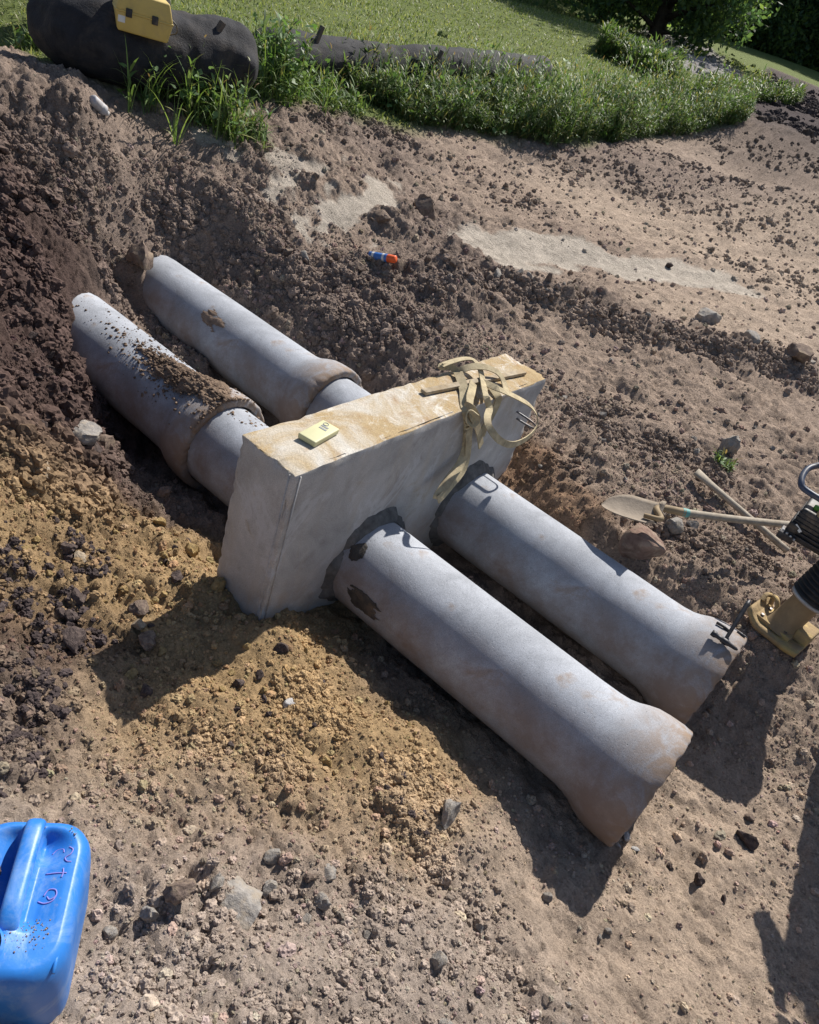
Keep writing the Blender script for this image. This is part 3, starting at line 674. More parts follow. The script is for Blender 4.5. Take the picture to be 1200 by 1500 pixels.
def scatter(n, box, smin, smax, power, dens_pow=1.0):
    x = RNG.uniform(box[0], box[1], n); y = RNG.uniform(box[2], box[3], n)
    d = fat(GD, x, y) * np.clip(.55 + 1.1 * fbm(x * 1.8, y * 1.8, 3, 60), .05, 1.6)
    k = RNG.uniform(0, 1, n) < d ** dens_pow; x, y = x[k], y[k]
    s = smin * (smax / smin) ** (RNG.uniform(0, 1, len(x)) ** power)
    k = clear_of_built(x, y); x, y, s = x[k], y[k], s[k]
    c = fat(GC, x, y) * RNG.uniform(.75, 1.3, (len(x), 1)) * RNG.normal(1, .04, (len(x), 3))
    dk = RNG.uniform(0, 1, len(x)) < .07; c[dk] *= .62
    return np.stack([x, y, zat(x, y) + s * .02], -1), s, c
def crumb_group(nvar=6, sub_=3):
    g = bpy.data.node_groups.new('crumbs', 'GeometryNodeTree')
    g.interface.new_socket('Geometry', in_out='INPUT', socket_type='NodeSocketGeometry'); g.interface.new_socket('Geometry', in_out='OUTPUT', socket_type='NodeSocketGeometry')
    N, L = g.nodes, g.links; gi = N.new('NodeGroupInput'); go = N.new('NodeGroupOutput')
    join = N.new('GeometryNodeJoinGeometry')
    for k in range(nvar):
        ic = N.new('GeometryNodeMeshIcoSphere'); ic.inputs['Radius'].default_value = 1; ic.inputs['Subdivisions'].default_value = sub_
        pos = N.new('GeometryNodeInputPosition'); ad = N.new('ShaderNodeVectorMath'); ad.operation = 'ADD'; ad.inputs[1].default_value = (k * 7.3, k * 3.1, 2.)
        L.new(pos.outputs[0], ad.inputs[0]); no = N.new('ShaderNodeTexNoise'); no.inputs['Scale'].default_value = 1.5; no.inputs['Detail'].default_value = 4; no.inputs['Roughness'].default_value = .62
        L.new(ad.outputs[0], no.inputs['Vector'])
        mr = N.new('ShaderNodeMapRange'); mr.inputs['From Min'].default_value = .3; mr.inputs['From Max'].default_value = .7; mr.inputs['To Min'].default_value = .5; mr.inputs['To Max'].default_value = 1.28
        L.new(no.outputs['Fac'], mr.inputs['Value']); sc = N.new('ShaderNodeVectorMath'); sc.operation = 'SCALE'
        L.new(pos.outputs[0], sc.inputs[0]); L.new(mr.outputs[0], sc.inputs['Scale'])
        sp = N.new('GeometryNodeSetPosition'); L.new(ic.outputs['Mesh'], sp.inputs['Geometry']); L.new(sc.outputs[0], sp.inputs['Position'])
        sm = N.new('GeometryNodeSetMaterial'); sm.inputs['Material'].default_value = M['crumb']; L.new(sp.outputs[0], sm.inputs['Geometry'])
        tr = N.new('GeometryNodeGeometryToInstance'); L.new(sm.outputs[0], tr.inputs[0]); L.new(tr.outputs[0], join.inputs[0])
    ip = N.new('GeometryNodeInstanceOnPoints'); ip.inputs['Pick Instance'].default_value = True
    def na(nm, t):
        a = N.new('GeometryNodeInputNamedAttribute'); a.data_type = t; a.inputs['Name'].default_value = nm; return a.outputs[0]
    L.new(gi.outputs[0], ip.inputs['Points']); L.new(join.outputs[0], ip.inputs['Instance']); L.new(na('vi', 'INT'), ip.inputs['Instance Index'])
    er = N.new('FunctionNodeEulerToRotation'); L.new(na('rot', 'FLOAT_VECTOR'), er.inputs[0]); L.new(er.outputs[0], ip.inputs['Rotation'])
    L.new(na('sc', 'FLOAT_VECTOR'), ip.inputs['Scale']); L.new(ip.outputs[0], go.inputs[0])
    return g
def instanced(name, P, S, C, label, cat):
    n = len(P); me = bpy.data.meshes.new(name); me.vertices.add(n); me.vertices.foreach_set('co', P.astype(np.float32).ravel())
    set_col(me, np.clip(C, 0, 1))
    a = me.attributes.new('vi', 'INT', 'POINT'); a.data.foreach_set('value', RNG.integers(0, 6, n).astype(np.int32))
    a = me.attributes.new('rot', 'FLOAT_VECTOR', 'POINT'); a.data.foreach_set('vector', RNG.uniform(0, 6.28, (n, 3)).astype(np.float32).ravel())
    a = me.attributes.new('sc', 'FLOAT_VECTOR', 'POINT'); a.data.foreach_set('vector', (S[:, None] * RNG.uniform(.65, 1.2, (n, 3))).astype(np.float32).ravel())
    me.update(); o = bpy.data.objects.new(name, me); COL.objects.link(o); me.materials.append(M['crumb'])
    md = o.modifiers.new('crumbs', 'NODES'); md.node_group = CRUMBS
    return tag(o, label, cat, kind='stuff')
CRUMBS = crumb_group()
NEAR = (-1.9, 3.2, -2.9, 3.6); MID = (-2.2, 11, -3.0, 7)
P, S, C = scatter(190000, NEAR, .0025, .009, 1.3); instanced('soil_crumbs', P, S, C, 'fine loose soil crumbs strewn over the trench and banks', 'soil crumbs')
P, S, C = scatter(26000, NEAR, .008, .026, 2.0, 1.4); instanced('soil_clods', P, S, C, 'small soil clods strewn over the trench and banks', 'soil clods')
P, S, C = scatter(46000, MID, .008, .034, 2.0, 1.4); k = np.hypot(P[:, 0] - CC[0], P[:, 1] - CC[1]) > 4.4
instanced('bank_clods', P[k], S[k], C[k], 'small clods over the rutted ground towards the weeds', 'soil clods')
def patch(name, label, n, pts, rad, smin, smax, power, tint=1.0, dark=.0):
    Q = A([hit(*p)[:2] for p in pts]); k = RNG.integers(0, len(Q), n); xy = Q[k] + RNG.normal(0, 1, (n, 2)) * rad * RNG.uniform(.3, 1, (n, 1))
    x, y = xy.T; ok = clear_of_built(x, y) & (RNG.uniform(0, 1, n) < np.clip(.6 + 1.2 * fbm(x * 3, y * 3, 3, 23), .05, 1)) ; x, y = x[ok], y[ok]
    s_ = smin * (smax / smin) ** (RNG.uniform(0, 1, len(x)) ** power); c = fat(GC, x, y) * tint * RNG.uniform(.75, 1.3, (len(x), 1)); dk = RNG.uniform(0, 1, len(x)) < dark; c[dk] = A([.08, .062, .06]) * RNG.uniform(.7, 1.2, (dk.sum(), 1))
    return instanced(name, np.stack([x, y, zat(x, y) + s_ * .0], -1), s_, c, label, 'soil clods')
patch('spoil_clods', 'dense dark clods covering the spoil slope', 9000, [(110, 420), (150, 415), (130, 370), (100, 440), (30, 300), (40, 400), (30, 560), (60, 480), (120, 560), (60, 650), (140, 640), (70, 340), (100, 500), (20, 600), (60, 700), (120, 690), (40, 260), (90, 400)], .16, .008, .060, 2.2)
patch('ochre_clods', 'granular ochre lumps covering the end of the yellow mound', 5200, [(640, 1150), (620, 1210), (600, 1120), (560, 1130), (630, 1250), (500, 1060), (430, 1040), (600, 1170), (460, 1000), (300, 1090), (420, 1120)], .08, .005, .022, 1.7, 1.0, .03)
patch('slope_clods', 'dark clods mixed into the ochre slope', 1900, [(30, 880), (60, 930), (40, 990), (110, 940), (100, 880), (60, 1040), (30, 1080), (130, 830), (20, 820), (110, 800), (40, 1120)], .07, .006, .028, 1.8, .9, .6)
patch('grey_clods', 'crumbly grey clods in the dirt beside the jerrycan', 3600, [(200, 1330), (300, 1400), (420, 1340), (520, 1400), (400, 1460), (600, 1340), (250, 1470), (650, 1400), (560, 1300), (720, 1420), (180, 1440), (330, 1330), (550, 1480), (700, 1340)], .12, .004, .022, 2.2, .86)
patch('windrow_clods', 'clods heaped along the windrow', 6500, [(430, 400), (500, 400), (560, 402), (630, 408), (700, 412), (770, 428), (850, 452), (920, 475), (1000, 500), (1060, 512), (1120, 530), (1185, 548), (540, 470), (480, 440), (520, 500), (600, 470)], .17, .010, .050, 2.1, .82)
patch('hollow_clods', 'clods in the churned hollow beside the tools', 3000, [(850, 610), (900, 625), (960, 650), (1000, 670), (1050, 690), (900, 600), (760, 640), (810, 670), (1000, 780), (1050, 800), (960, 780), (1100, 820)], .12, .008, .038, 2.0, .75)
patch('plough_clods', 'dark clods of the ploughed soil beyond the weeds', 2600, [(1130, 125), (1165, 145), (1190, 165), (1110, 110), (1180, 190), (1195, 150)], 3.0, .04, .16, 1.6, .9)
patch('slope_lumps', 'scattered lumps on the rutted slope below the weeds', 2600, [(1050, 215), (1120, 225), (1180, 240), (1000, 240), (900, 240), (1100, 270), (1180, 300), (1050, 310), (950, 280), (1150, 350), (1100, 400), (1180, 420), (820, 250), (760, 290)], .5, .012, .055, 2.2, .8)
patch('far_clods', 'clods on the brown bank below the weeds', 3500, [(500, 165), (560, 190), (480, 180), (540, 170), (600, 205), (330, 320), (280, 340), (380, 300), (250, 300), (150, 220), (60, 200), (120, 260), (400, 370), (300, 390)], .22, .008, .040, 2.0, .85)
# bigger clods : things of their own
ROCKS = {}
LUMPY = {'rock_dark': .26, 'rock_brown': .22, 'rock_grey': .22, 'rock_ochre': .22, 'rock_tan': .1, 'rock_red': .06, 'rock_white': .05}
def rock_mesh(matname, var, basis=None):
    key = (matname, var)
    if key not in ROCKS:
        V0, F0 = basis or I3; o = None
        me = bpy.data.meshes.new('stone_mesh'); V = rock_shape(V0, 300 + var * 7 + len(matname), 11, .10, LUMPY.get(matname, 0) * (1.0 if var % 3 else .5))
        me.from_pydata([tuple(v) for v in V], [], [tuple(int(i) for i in f) for f in F0]); me.shade_smooth(); me.set_sharp_from_angle(angle=math.radians(38)); me.materials.append(M[matname]); ROCKS[key] = me
    return ROCKS[key]
def put_rock(name, matname, var, p, size, rot, label, cat, group=None, sink=.25, squash=.75):
    sink = min(.45, sink + .08)
    o = bpy.data.objects.new(name, rock_mesh(matname, var)); COL.objects.link(o)
    sz = A(size if not np.isscalar(size) else (size, size * .85, size * squash), float)
    o.scale = tuple(sz); o.rotation_euler = (rot[0], rot[1], rot[2]); o.location = (p[0], p[1], p[2] + min(sz) * (1 - 2 * sink))
    return tag(o, label, cat, group)
def rock_at(px, py, wpx, matname, var, label, cat='rock', name='rock', rot=None, sink=.25, group=None, squash=.75, aspect=.85):
    p = hit(px, py); t = np.linalg.norm(p - CC); s = wpx * t / FPX / 2
    rot = rot or (random.uniform(-.3, .3), random.uniform(-.3, .3), random.uniform(0, 6.28))
    return put_rock(name, matname, var, p, (s, s * aspect, s * squash), rot, label, cat, group, sink)
rock_at(206, 392, 44, 'rock_brown', 1, 'angular grey brown boulder at the buried end of the rear pipe', sink=.05, squash=1.05)
rock_at(122, 640, 50, 'rock_grey', 2, 'pale grey flat stone on the dark spoil slope', sink=.15, squash=.6)
rock_at(152, 662, 44, 'rock_brown', 3, 'rounded brown stone next to the pale flat stone', sink=.15)
rock_at(60, 696, 34, 'rock_tan', 4, 'pale tan stone at the foot of the dark spoil', sink=.2)
rock_at(212, 944, 40, 'rock_brown', 5, 'rounded brown stone with a tan cap on the edge of the collar shadow', sink=.12)
rock_at(203, 918, 24, 'rock_tan', 6, 'small tan stone leaning behind the rounded brown stone', sink=.1)
rock_at(205, 893, 36, 'rock_brown', 7, 'squat brown clod just uphill of the collar shadow', sink=.2)
rock_at(280, 812, 32, 'rock_ochre', 8, 'ochre blocky stone beside the dark shaded trench', sink=.1)
rock_at(234, 768, 26, 'rock_ochre', 9, 'small oblong ochre stone at the shaded trench lip', sink=.1, aspect=.5)
rock_at(258, 846, 26, 'rock_dark', 10, 'dark clod below the blocky ochre stone', sink=.2)
rock_at(320, 862, 30, 'rock_ochre', 11, 'ochre lump leaning on the foot of the collar', sink=.15, squash=1.2)
rock_at(108, 944, 42, 'rock_dark', 12, 'large dark clod on the ochre slope, biggest of its cluster', sink=.2)
rock_at(106, 908, 30, 'rock_dark', 13, 'pointed dark clod uphill of the biggest clod', sink=.2)
rock_at(100, 805, 30, 'rock_dark', 14, 'dark oval stone alone on the ochre slope', sink=.2)
rock_at(116, 822, 30, 'rock_tan', 15, 'tan lump touching the dark oval stone', sink=.2)
rock_at(110, 878, 36, 'rock_dark', 16, 'crumbling dark clod on the ochre slope', sink=.25)
rock_at(262, 1310, 44, 'rock_brown', 17, 'tall dark brown clod casting a long shadow on grey dirt', sink=.1, squash=1.25)
rock_at(345, 1330, 90, 'rock_grey', 18, 'large crumbly grey clod beside the tall brown clod', sink=.4, squash=.6)
rock_at(655, 1198, 44, 'rock_grey', 19, 'grey block of clay at the end of the ochre mound', sink=.2, squash=1.0)
rock_at(455, 1287, 22, 'rock_brown', 20, 'brown stone on grey dirt below the ochre soil', sink=.2)
rock_at(480, 1280, 36, 'rock_grey', 21, 'pale crumbly lump beside a brown stone', sink=.3)
rock_at(426, 1033, 24, 'rock_white', 22, 'small white stone on the ochre mound', sink=.25)
rock_at(1020, 1292, 28, 'rock_dark', 23, 'dark reddish stone alone on pale trampled earth', sink=.1, aspect=.65)
rock_at(1090, 1232, 36, 'rock_dark', 24, 'lumpy dark clod on pale trampled earth', sink=.15, aspect=.5)
rock_at(1097, 1199, 15, 'rock_brown', 25, 'small round brown pebble near the lumpy dark clod', sink=.15)
rock_at(981, 1271, 12, 'rock_dark', 26, 'tiny dark pebble uphill of the reddish stone', sink=.15)
rock_at(1059, 1318, 12, 'rock_dark', 27, 'tiny dark pebble beside the reddish stone', sink=.15)
rock_at(932, 812, 66, 'rock_red', 28, 'large reddish block of stone under the shovel blade', sink=.08, squash=.95)
rock_at(985, 775, 34, 'rock_grey', 29, 'grey stone under the shovel neck', sink=.15)
rock_at(1013, 772, 22, 'rock_grey', 30, 'small grey cube of stone beneath the shovel handle', sink=.15)
rock_at(1063, 660, 30, 'rock_grey', 31, 'bluish grey stone standing in the weedy clods', sink=.1, squash=1.2)
rock_at(620, 312, 46, 'rock_brown', 32, 'big brown clod on the silt flat beyond the spray can', sink=.2)
rock_at(980, 392, 12, 'rock_dark', 33, 'small dark stone on the pale dried silt', sink=.15)
rock_at(560, 322, 28, 'rock_brown', 34, 'dark brown lump at the edge of the dried silt', sink=.2)
rock_at(1165, 520, 44, 'rock_brown', 35, 'big grey brown clod at the end of the windrow', sink=.25)
rock_at(1098, 503, 34, 'rock_grey', 36, 'flat grey clod on the windrow of clods', sink=.25)
rock_at(1035, 470, 44, 'rock_grey', 37, 'long grey slab in the windrow of clods', sink=.3, aspect=.6)
rock_at(625, 1237, 22, 'rock_white', 38, 'pale chips of rubble at the stained bell', sink=.3) if False else None
for px, py, w in ((915, 1228, 18), (930, 1246, 12), (905, 1240, 9)):
    rock_at(px, py, w, 'rock_white', 39, 'bluish white stone chip lying against the stained bell rim', 'stone chip', 'stone_chip', group='white chips by the bell', sink=.2)
def many(n, box, smin, smax, kindname, matsel, label, group, thr, seed):
    r = np.random.default_rng(seed); c = 0; tries = 0
    while c < n and tries < n * 60:
        tries += 1
        x, y = r.uniform(box[0], box[1]), r.uniform(box[2], box[3])
        col = fat(GC, A([x]), A([y]))[0]
        if not matsel(col, x, y) or r.uniform() > fat(GD, A([x]), A([y]))[0] or not clear_of_built(A([x]), A([y]), .03)[0]: continue
        s = r.uniform(0, 1) ** 2 * (smax - smin) + smin
        put_rock('soil_clod', kindname, int(r.integers(0, 7)), (x, y, float(zat(x, y))), s, (r.uniform(0, 6), r.uniform(0, 6), r.uniform(0, 6)), label, 'soil clod', group, .28); c += 1
many(95, (-1.3, 1.0, -.2, 3.4), .018, .05, 'rock_dark', lambda c, x, y: c[0] < .12, 'dark purplish brown clod lying on the dark spoil slope', 'dark clods on the spoil slope', 0, 1)
many(45, (-1.4, .2, -1.4, 1.0), .014, .034, 'rock_ochre', lambda c, x, y: c[0] > .27 and c[2] < .16, 'small ochre lump lying on the yellow soil mound', 'ochre lumps on the mound', 0, 2)
many(20, (-1.3, .1, -1.2, 1.0), .018, .04, 'rock_dark', lambda c, x, y: c[0] > .18 and c[2] < .17, 'dark clod rolled down onto the ochre slope', 'dark clods on the ochre slope', 0, 6)
many(45, (1.4, 6.5, -.6, 4.6), .022, .065, 'rock_brown', lambda c, x, y: c[0] < .30, 'brown clod lying on the rutted bank behind the collar', 'brown clods on the rutted bank', 0, 3)
many(30, (-1.3, .2, -2.3, -.7), .014, .04, 'rock_grey', lambda c, x, y: c[2] > .18, 'grey clod in the crumbly grey dirt near the blue jerrycan', 'grey clods by the jerrycan', 0, 4)
many(20, (2.2, 4.5, -2.0, .6), .016, .045, 'rock_grey', lambda c, x, y: True, 'grey brown clod around the tools beside the pipe', 'clods around the tools', 0, 5)
def ridge_clods():
    r = np.random.default_rng(9)
    for i in range(40):
        k = r.integers(0, len(RIDGE) - 1); p = RIDGE[k] + r.uniform() * (RIDGE[k + 1] - RIDGE[k]) + r.normal(0, .14, 2)
        s = .025 + .06 * r.uniform() ** 2
        put_rock('soil_clod', ['rock_brown', 'rock_grey', 'rock_brown'][i % 3], int(r.integers(0, 7)), (p[0], p[1], float(zat(*p))), s, tuple(r.uniform(0, 6, 3)), 'grey brown clod heaped along the windrow of clods', 'soil clod', 'clods along the windrow', .28)
ridge_clods()
# soil heap on the rear pipe's bell
def heap():
    na, nyy = 90, 110; aa = np.linspace(.9, 2.5, na); yy = np.linspace(1.14, 2.02, nyy); AA, YY = np.meshgrid(aa, yy, indexing='ij')
    u = (AA - (1.72 + (YY - 1.55) * .15)) / .50; v = (YY - 1.48) / .42
    h = np.exp(-(u * u * 1.3 + v * v * 1.1) * 1.3) * (.8 + .7 * fbm(AA * 4, YY * 5, 3, 4)) + .45 * fbm(AA * 7, YY * 8, 4, 12) * np.exp(-(u * u + v * v) * .5) - .20
    rb = np.interp(YY, [1.13, 1.34, 1.47, 1.56, 2.2], [.311, .302, .26, .25, .25]); rr = rb + .004 + .07 * np.clip(h, 0, 1) + .016 * fbm(AA * 20, YY * 24, 4, 6) * np.clip(h * 3, 0, 1)
    ok = h > .03
    P = np.stack([PX1 - .004 + rr * np.cos(AA), YY, PZ - .008 + rr * np.sin(AA)], -1).reshape(-1, 3)
    id_ = np.arange(na * nyy).reshape(na, nyy); k = ok[:-1, :-1] & ok[1:, 1:] & ok[1:, :-1] & ok[:-1, 1:]
    Fq = np.stack([id_[:-1, :-1], id_[:-1, 1:], id_[1:, 1:], id_[1:, :-1]], -1)[k]
    col = np.tile(A([.23, .165, .12]), (len(P), 1))
    o = fast_mesh('soil_heap', P, Fq, None, M['clod'], True, col)
    tag(o, 'loose brown soil heaped on top of the rear pipe bell', 'soil heap', kind='stuff')
    n = 2200; a = RNG.normal(1.72, .30, n); y = RNG.normal(1.50, .26, n); y = np.clip(y, 1.14, 2.6)
    a2 = RNG.normal(1.7, .35, 130); y2 = RNG.uniform(1.6, 2.85, 130); a3 = RNG.normal(1.6, .25, 220); y3 = RNG.normal(.93, .10, 220)
    a = np.concatenate([a, a2, a3]); y = np.concatenate([y, y2, np.clip(y3, .5, 1.1)])
    rb = np.interp(y, [1.12, 1.13, 1.34, 1.47, 1.56, 2.2], [.25, .311, .302, .26, .25, .25]); hh = np.interp(np.abs(y - 1.5) + np.abs(a - 1.72), [0, .35, .6], [.055, .022, 0.])
    s = .003 + .012 * RNG.uniform(0, 1, len(a)) ** 4; r_ = rb + hh * RNG.uniform(.5, 1.1, len(a)) + s * .1
    Pp = np.stack([PX1 - .004 + r_ * np.cos(a), y, PZ - .008 + r_ * np.sin(a)], -1)
    c = np.tile(A([.21, .15, .11]), (len(a), 1)) * RNG.uniform(.6, 1.4, (len(a), 1))
    clods('pipe_crumbs', Pp, s, c, icos(1), 6, 'brown soil crumbs scattered along the top of the rear pipe', 'soil crumbs')
heap()

# ------------------------------------------------------------------ things on the collar
def ribbon_data(P, width, thick, w0, n=7, wide=None):
    P = spline(P, n); T = np.gradient(P, axis=0); T /= np.linalg.norm(T, axis=1)[:, None]
    w = A(w0, float); V = []
    for i in range(len(P)):
        w = unit(w - T[i] * (w @ T[i])); nn = np.cross(T[i], w); cur = .12 * math.sin(i * .9)
        a, b = w * width / 2, nn * thick / 2
        V += [P[i] + a + b, P[i] - a + b, P[i] - a - b, P[i] + a - b]
    F = []
    for i in range(len(P) - 1):
        for k in range(4):
            l = (k + 1) % 4; F.append((i * 4 + k, i * 4 + l, i * 4 + 4 + l, i * 4 + 4 + k))
    F += [(3, 2, 1, 0), tuple(len(V) - 4 + k for k in range(4))]
    return A(V), F
def zp(X_, Y_): return 600 + X_ / 5.4545, 500 + Y_ / 5.4545
def sy(X_, Y_, y): return aty(*zp(X_, Y_), y)
def sz_(X_, Y_, z): return atz(*zp(X_, Y_), z)
strap = thing('lifting_strap', 'dirty tan webbing strap looped over the top edge of the collar', 'strap', tuple(sz_(480, 480, 0)))
def strap_part(name, pts, w0, width=.042):
    V, F = ribbon_data(pts, width, .006, w0); o = mesh(name, V, F, strap, M['strap'], False); o.location = tuple(-A(strap.location)); return o
big = [sz_(400, 250, .03), sz_(330, 205, .035), sz_(250, 200, .05), sz_(330, 165, .06), sz_(430, 140, .07), sz_(510, 148, .07), sz_(560, 215, .06), sz_(585, 310, .03),
       sy(605, 420, -.015), sy(638, 530, -.06), sy(622, 610, -.12), sy(640, 690, -.17), sy(720, 790, -.22), sy(820, 825, -.22), sy(930, 780, -.20),
       sy(1005, 700, -.17), sy(1022, 610, -.14), sy(965, 515, -.10), sy(840, 440, -.06), sy(700, 375, -.02), sz_(610, 335, .03), sz_(540, 312, .012)]
strap_part('loop', big, (.25, -.9, .35), .038)
strap_part('loop', [sz_(395, 260, .02), sz_(430, 222, .05), sz_(520, 200, .07), sz_(630, 212, .07), sz_(715, 258, .05), sz_(755, 330, .02), sz_(770, 390, .012)], (.2, .6, .6), .04)
strap_part('tail', [sz_(385, 240, .03), sz_(410, 300, .03), sz_(435, 390, .022), sz_(440, 480, .014), sy(455, 560, -.015), sy(470, 640, -.018), sy(466, 730, -.02), sy(452, 850, -.035),
                    sy(405, 980, -.06), sy(310, 1110, -.09), sy(235, 1225, -.11), sy(222, 1262, -.115)], (.9, 0, .3), .05)
strap_part('tail', [sy(470, 700, -.03), sy(472, 850, -.048), sy(440, 1010, -.07), sy(350, 1130, -.10), sy(270, 1225, -.12), sy(225, 1268, -.122)], (.9, 0, .3), .048)
strap_part('tail', [sz_(510, 330, .03), sz_(495, 400, .035), sz_(480, 470, .03), sy(495, 560, -.03), sy(515, 620, -.045), sy(545, 690, -.04), sy(562, 770, -.035), sy(572, 835, -.04)], (.9, .1, -.2), .05)
strap_part('tail', [sz_(640, 350, .02), sz_(700, 430, .014), sy(710, 470, -.012), sy(680, 545, -.02), sy(640, 620, -.026), sy(600, 690, -.03), sy(572, 760, -.03)], (.9, 0, .3), .042)
strap_part('knot', [sz_(440, 505, .02), sy(500, 540, -.03), sy(540, 620, -.05), sy(500, 660, -.05), sy(455, 620, -.04), sy(470, 560, -.03), sy(530, 600, -.055)], (.2, -.3, .9), .04)
for yy_ in (660, 690, 735):
    c = sy(468, yy_, -.027); box_obj('keeper', c - A(strap.location), (.027, 0, 0), (0, .007, 0), (0, 0, .007), strap, M['strap'], .002)
la, lb = sz_(110, 405, .014), sz_(915, 245, .014); lm_ = (la + lb) / 2; ld = (lb - la) / 2; lw = unit(np.cross(ld, (0, 0, 1))) * .02
lath = box_obj('wooden_lath', (0, 0, 0), ld, lw, (0, 0, .009), None, M['lath'], .002); lath.location = tuple(lm_)
tag(lath, 'weathered flat wooden lath lying under the strap on the collar top', 'lath')
# yellow handheld device
dq = [atz(438, 637, .014), atz(473, 619, .014), atz(496, 633, .014), atz(459, 655, .014)]
dc = sum(dq) / 4; dx = (dq[1] + dq[2] - dq[0] - dq[3]) / 4; dy = (dq[3] + dq[2] - dq[0] - dq[1]) / 4; dy = dy - dx * (dy @ dx) / (dx @ dx)
dev = thing('handheld_device', 'small yellow handheld device with grey keys lying on the collar top', 'device', (dc[0], dc[1], .004))
box_obj('case', (0, 0, .014), dx, dy, (0, 0, .013), dev, M['yellow_plastic'], .006, 3)
for u0, v0, ru, rv in ((.28, 0, .07, .42), (.50, -.08, .07, .40)):
    box_obj('key_slot', tuple(A([0, 0, .0275]) + u0 * dx + v0 * dy), ru * dx, rv * dy, (0, 0, .0012), dev, M['grey_print'], .001, 1)
V, F = tube_data([A([0, 0, .028]) + .74 * dx - .28 * dy + .012 * A([math.cos(a), math.sin(a), 0]) for a in np.arange(0, 6.28, .4)], .0016, 6, True); mesh('ring_mark', V, F, dev, M['grey_print'])

# ------------------------------------------------------------------ hammer on the bell
bt = A([PX2 - .02, -1.60, PZ + .312])
def on_bell(px, py, r=.312):
    d = ray(px, py); t = np.arange(2, 7, .002); P_ = CC + t[:, None] * d
    q = np.hypot(P_[:, 0] - (PX2 - .02), P_[:, 2] - PZ); i = np.argmax(q < r); return P_[i]
h0, h1, hm = on_bell(1041, 927, .325), on_bell(1079, 953, .325), on_bell(1061, 940, .33)
ham = thing('hammer', 'steel headed hammer standing on the pipe bell with its handle tilted up', 'hammer', tuple(hm))
hd = unit(h1 - h0); L_ = np.linalg.norm(h1 - h0) / 2
V, F = lathe_data([(-L_, .002), (-L_, .016), (-L_ + .02, .017), (-L_ + .03, .012), (-.02, .012), (-.015, .016), (.015, .016), (.03, .011), (L_ - .01, .009), (L_, .004), (L_, .0)], (0, 0, .004), hd, 14)
mesh('head', V, F, ham, M['dark_steel'])
he = atd(1098, 880, np.linalg.norm(hm - CC) + .10); hv = he - hm
V, F = tube_data([hv * k for k in (-.02, .1, .4, .7, .9, 1.0)], [.008, .009, .010, .011, .013, .010], 10); mesh('handle', V, F, ham, M['dark_steel'])
for a, b in (((1050, 912), (1068, 925)), ((1080, 926), (1091, 934))):
    q0, q1 = on_bell(*a, .3125), on_bell(*b, .3125); V, F = tube_data([q0, (q0 + q1) / 2 + A([0, 0, .006]), q1], .008, 8)  # dark rods laid on the bell, their colour standing for shade inside notches
    o = mesh('notch_shade', V, F, p_fr, M['dark_steel']); o.location = tuple(-A(p_fr.location))

# ------------------------------------------------------------------ shovel and loose tool handle
sb = atz(905, 742, -.36); sc_ = atz(935, 752, -.35); se = atz(1178, 771, -.30)
sh = thing('shovel', 'round point shovel with dusty blade and long wooden handle resting on a reddish rock', 'shovel', tuple(sb))
hd_ = unit(se - sc_)
def blade():
    tip = atz(882, 735, -.40); nk = sc_; ax = unit(nk - tip); L__ = np.linalg.norm(nk - tip)
    s = unit(np.cross(ax, (0, 0, 1))); up = np.cross(s, ax); V = []; F = []; n, m_ = 16, 15
    for i in range(n + 1):
        t = i / n; w = .148 * min(1, (1 - (1 - min(t / .55, 1)) ** 2.2) ** .6 + .02) * (1 if t < .92 else 1 - (t - .92) * .6)
        for j in range(m_):
            u = j / (m_ - 1) * 2 - 1
            V.append(tip + ax * (t * .33) + s * (u * w) + up * (.05 * u * u * (w / .148) + .03 * (t - .5) ** 2 - .02 + (.02 * (t > .9) * abs(u) ** 2)))
    V = A(V); N0 = len(V); V = np.vstack([V, V - up * .003])
    for i in range(n):
        for j in range(m_ - 1):
            a = i * m_ + j; F.append((a, a + 1, a + 1 + m_, a + m_)); F.append((N0 + a + m_, N0 + a + 1 + m_, N0 + a + 1, N0 + a))
    rim = [j for j in range(m_)] + [i * m_ + m_ - 1 for i in range(1, n + 1)] + [n * m_ + j for j in range(m_ - 2, -1, -1)] + [i * m_ for i in range(n - 1, 0, -1)]
    for a, b in zip(rim, rim[1:] + rim[:1]): F.append((b, a, a + N0, b + N0))
    o = mesh('blade', V, F, sh, M['blade']); o.location = tuple(-A(sh.location))
    st = tip + ax * .25 + up * .0; return st, tip, ax
st, tip_, bax = blade()
pl = [st, tip_ + bax * .34 + A([0, 0, .010]), atz(962, 746, -.325), atz(975, 745, -.315), atz(1003, 751, -.310), ]
o = tube('socket', spline(pl, 6), np.linspace(.014, .025, 25), sh, M['leg_tan'], 12); o.location = tuple(-A(sh.location))
o = tube('handle', spline([pl[-1], atz(1080, 761, -.305), se], 6), .0225, sh, M['handle_wood'], 12); o.location = tuple(-A(sh.location))
o = tube('tape_band', [atz(999, 750, -.3105), atz(1008, 752, -.3103)], .0255, sh, M['tape'], 12); o.location = tuple(-A(sh.location))
ta = hit(1012, 703); tb = hit(1150, 812); ta = ta + A([0, 0, .07]); tb = tb + A([0, 0, .03])
tl = thing('tool_handle', 'flared wooden pick handle lying on the dirt beneath the shovel handle', 'tool handle', tuple(ta))
d_, s_, u_ = frame(tb - ta); Lh = np.linalg.norm(tb - ta); V = []; F = []; ts = np.linspace(0, 1, 14)
for t in ts:
    rw = np.interp(t, [0, .04, .14, .3, 1], [.050, .052, .036, .024, .023]); rh = np.interp(t, [0, .14, 1], [.022, .020, .022])
    V += [d_ * Lh * t + s_ * rw * math.cos(a) + u_ * rh * math.sin(a) for a in np.arange(10) * math.pi / 5]
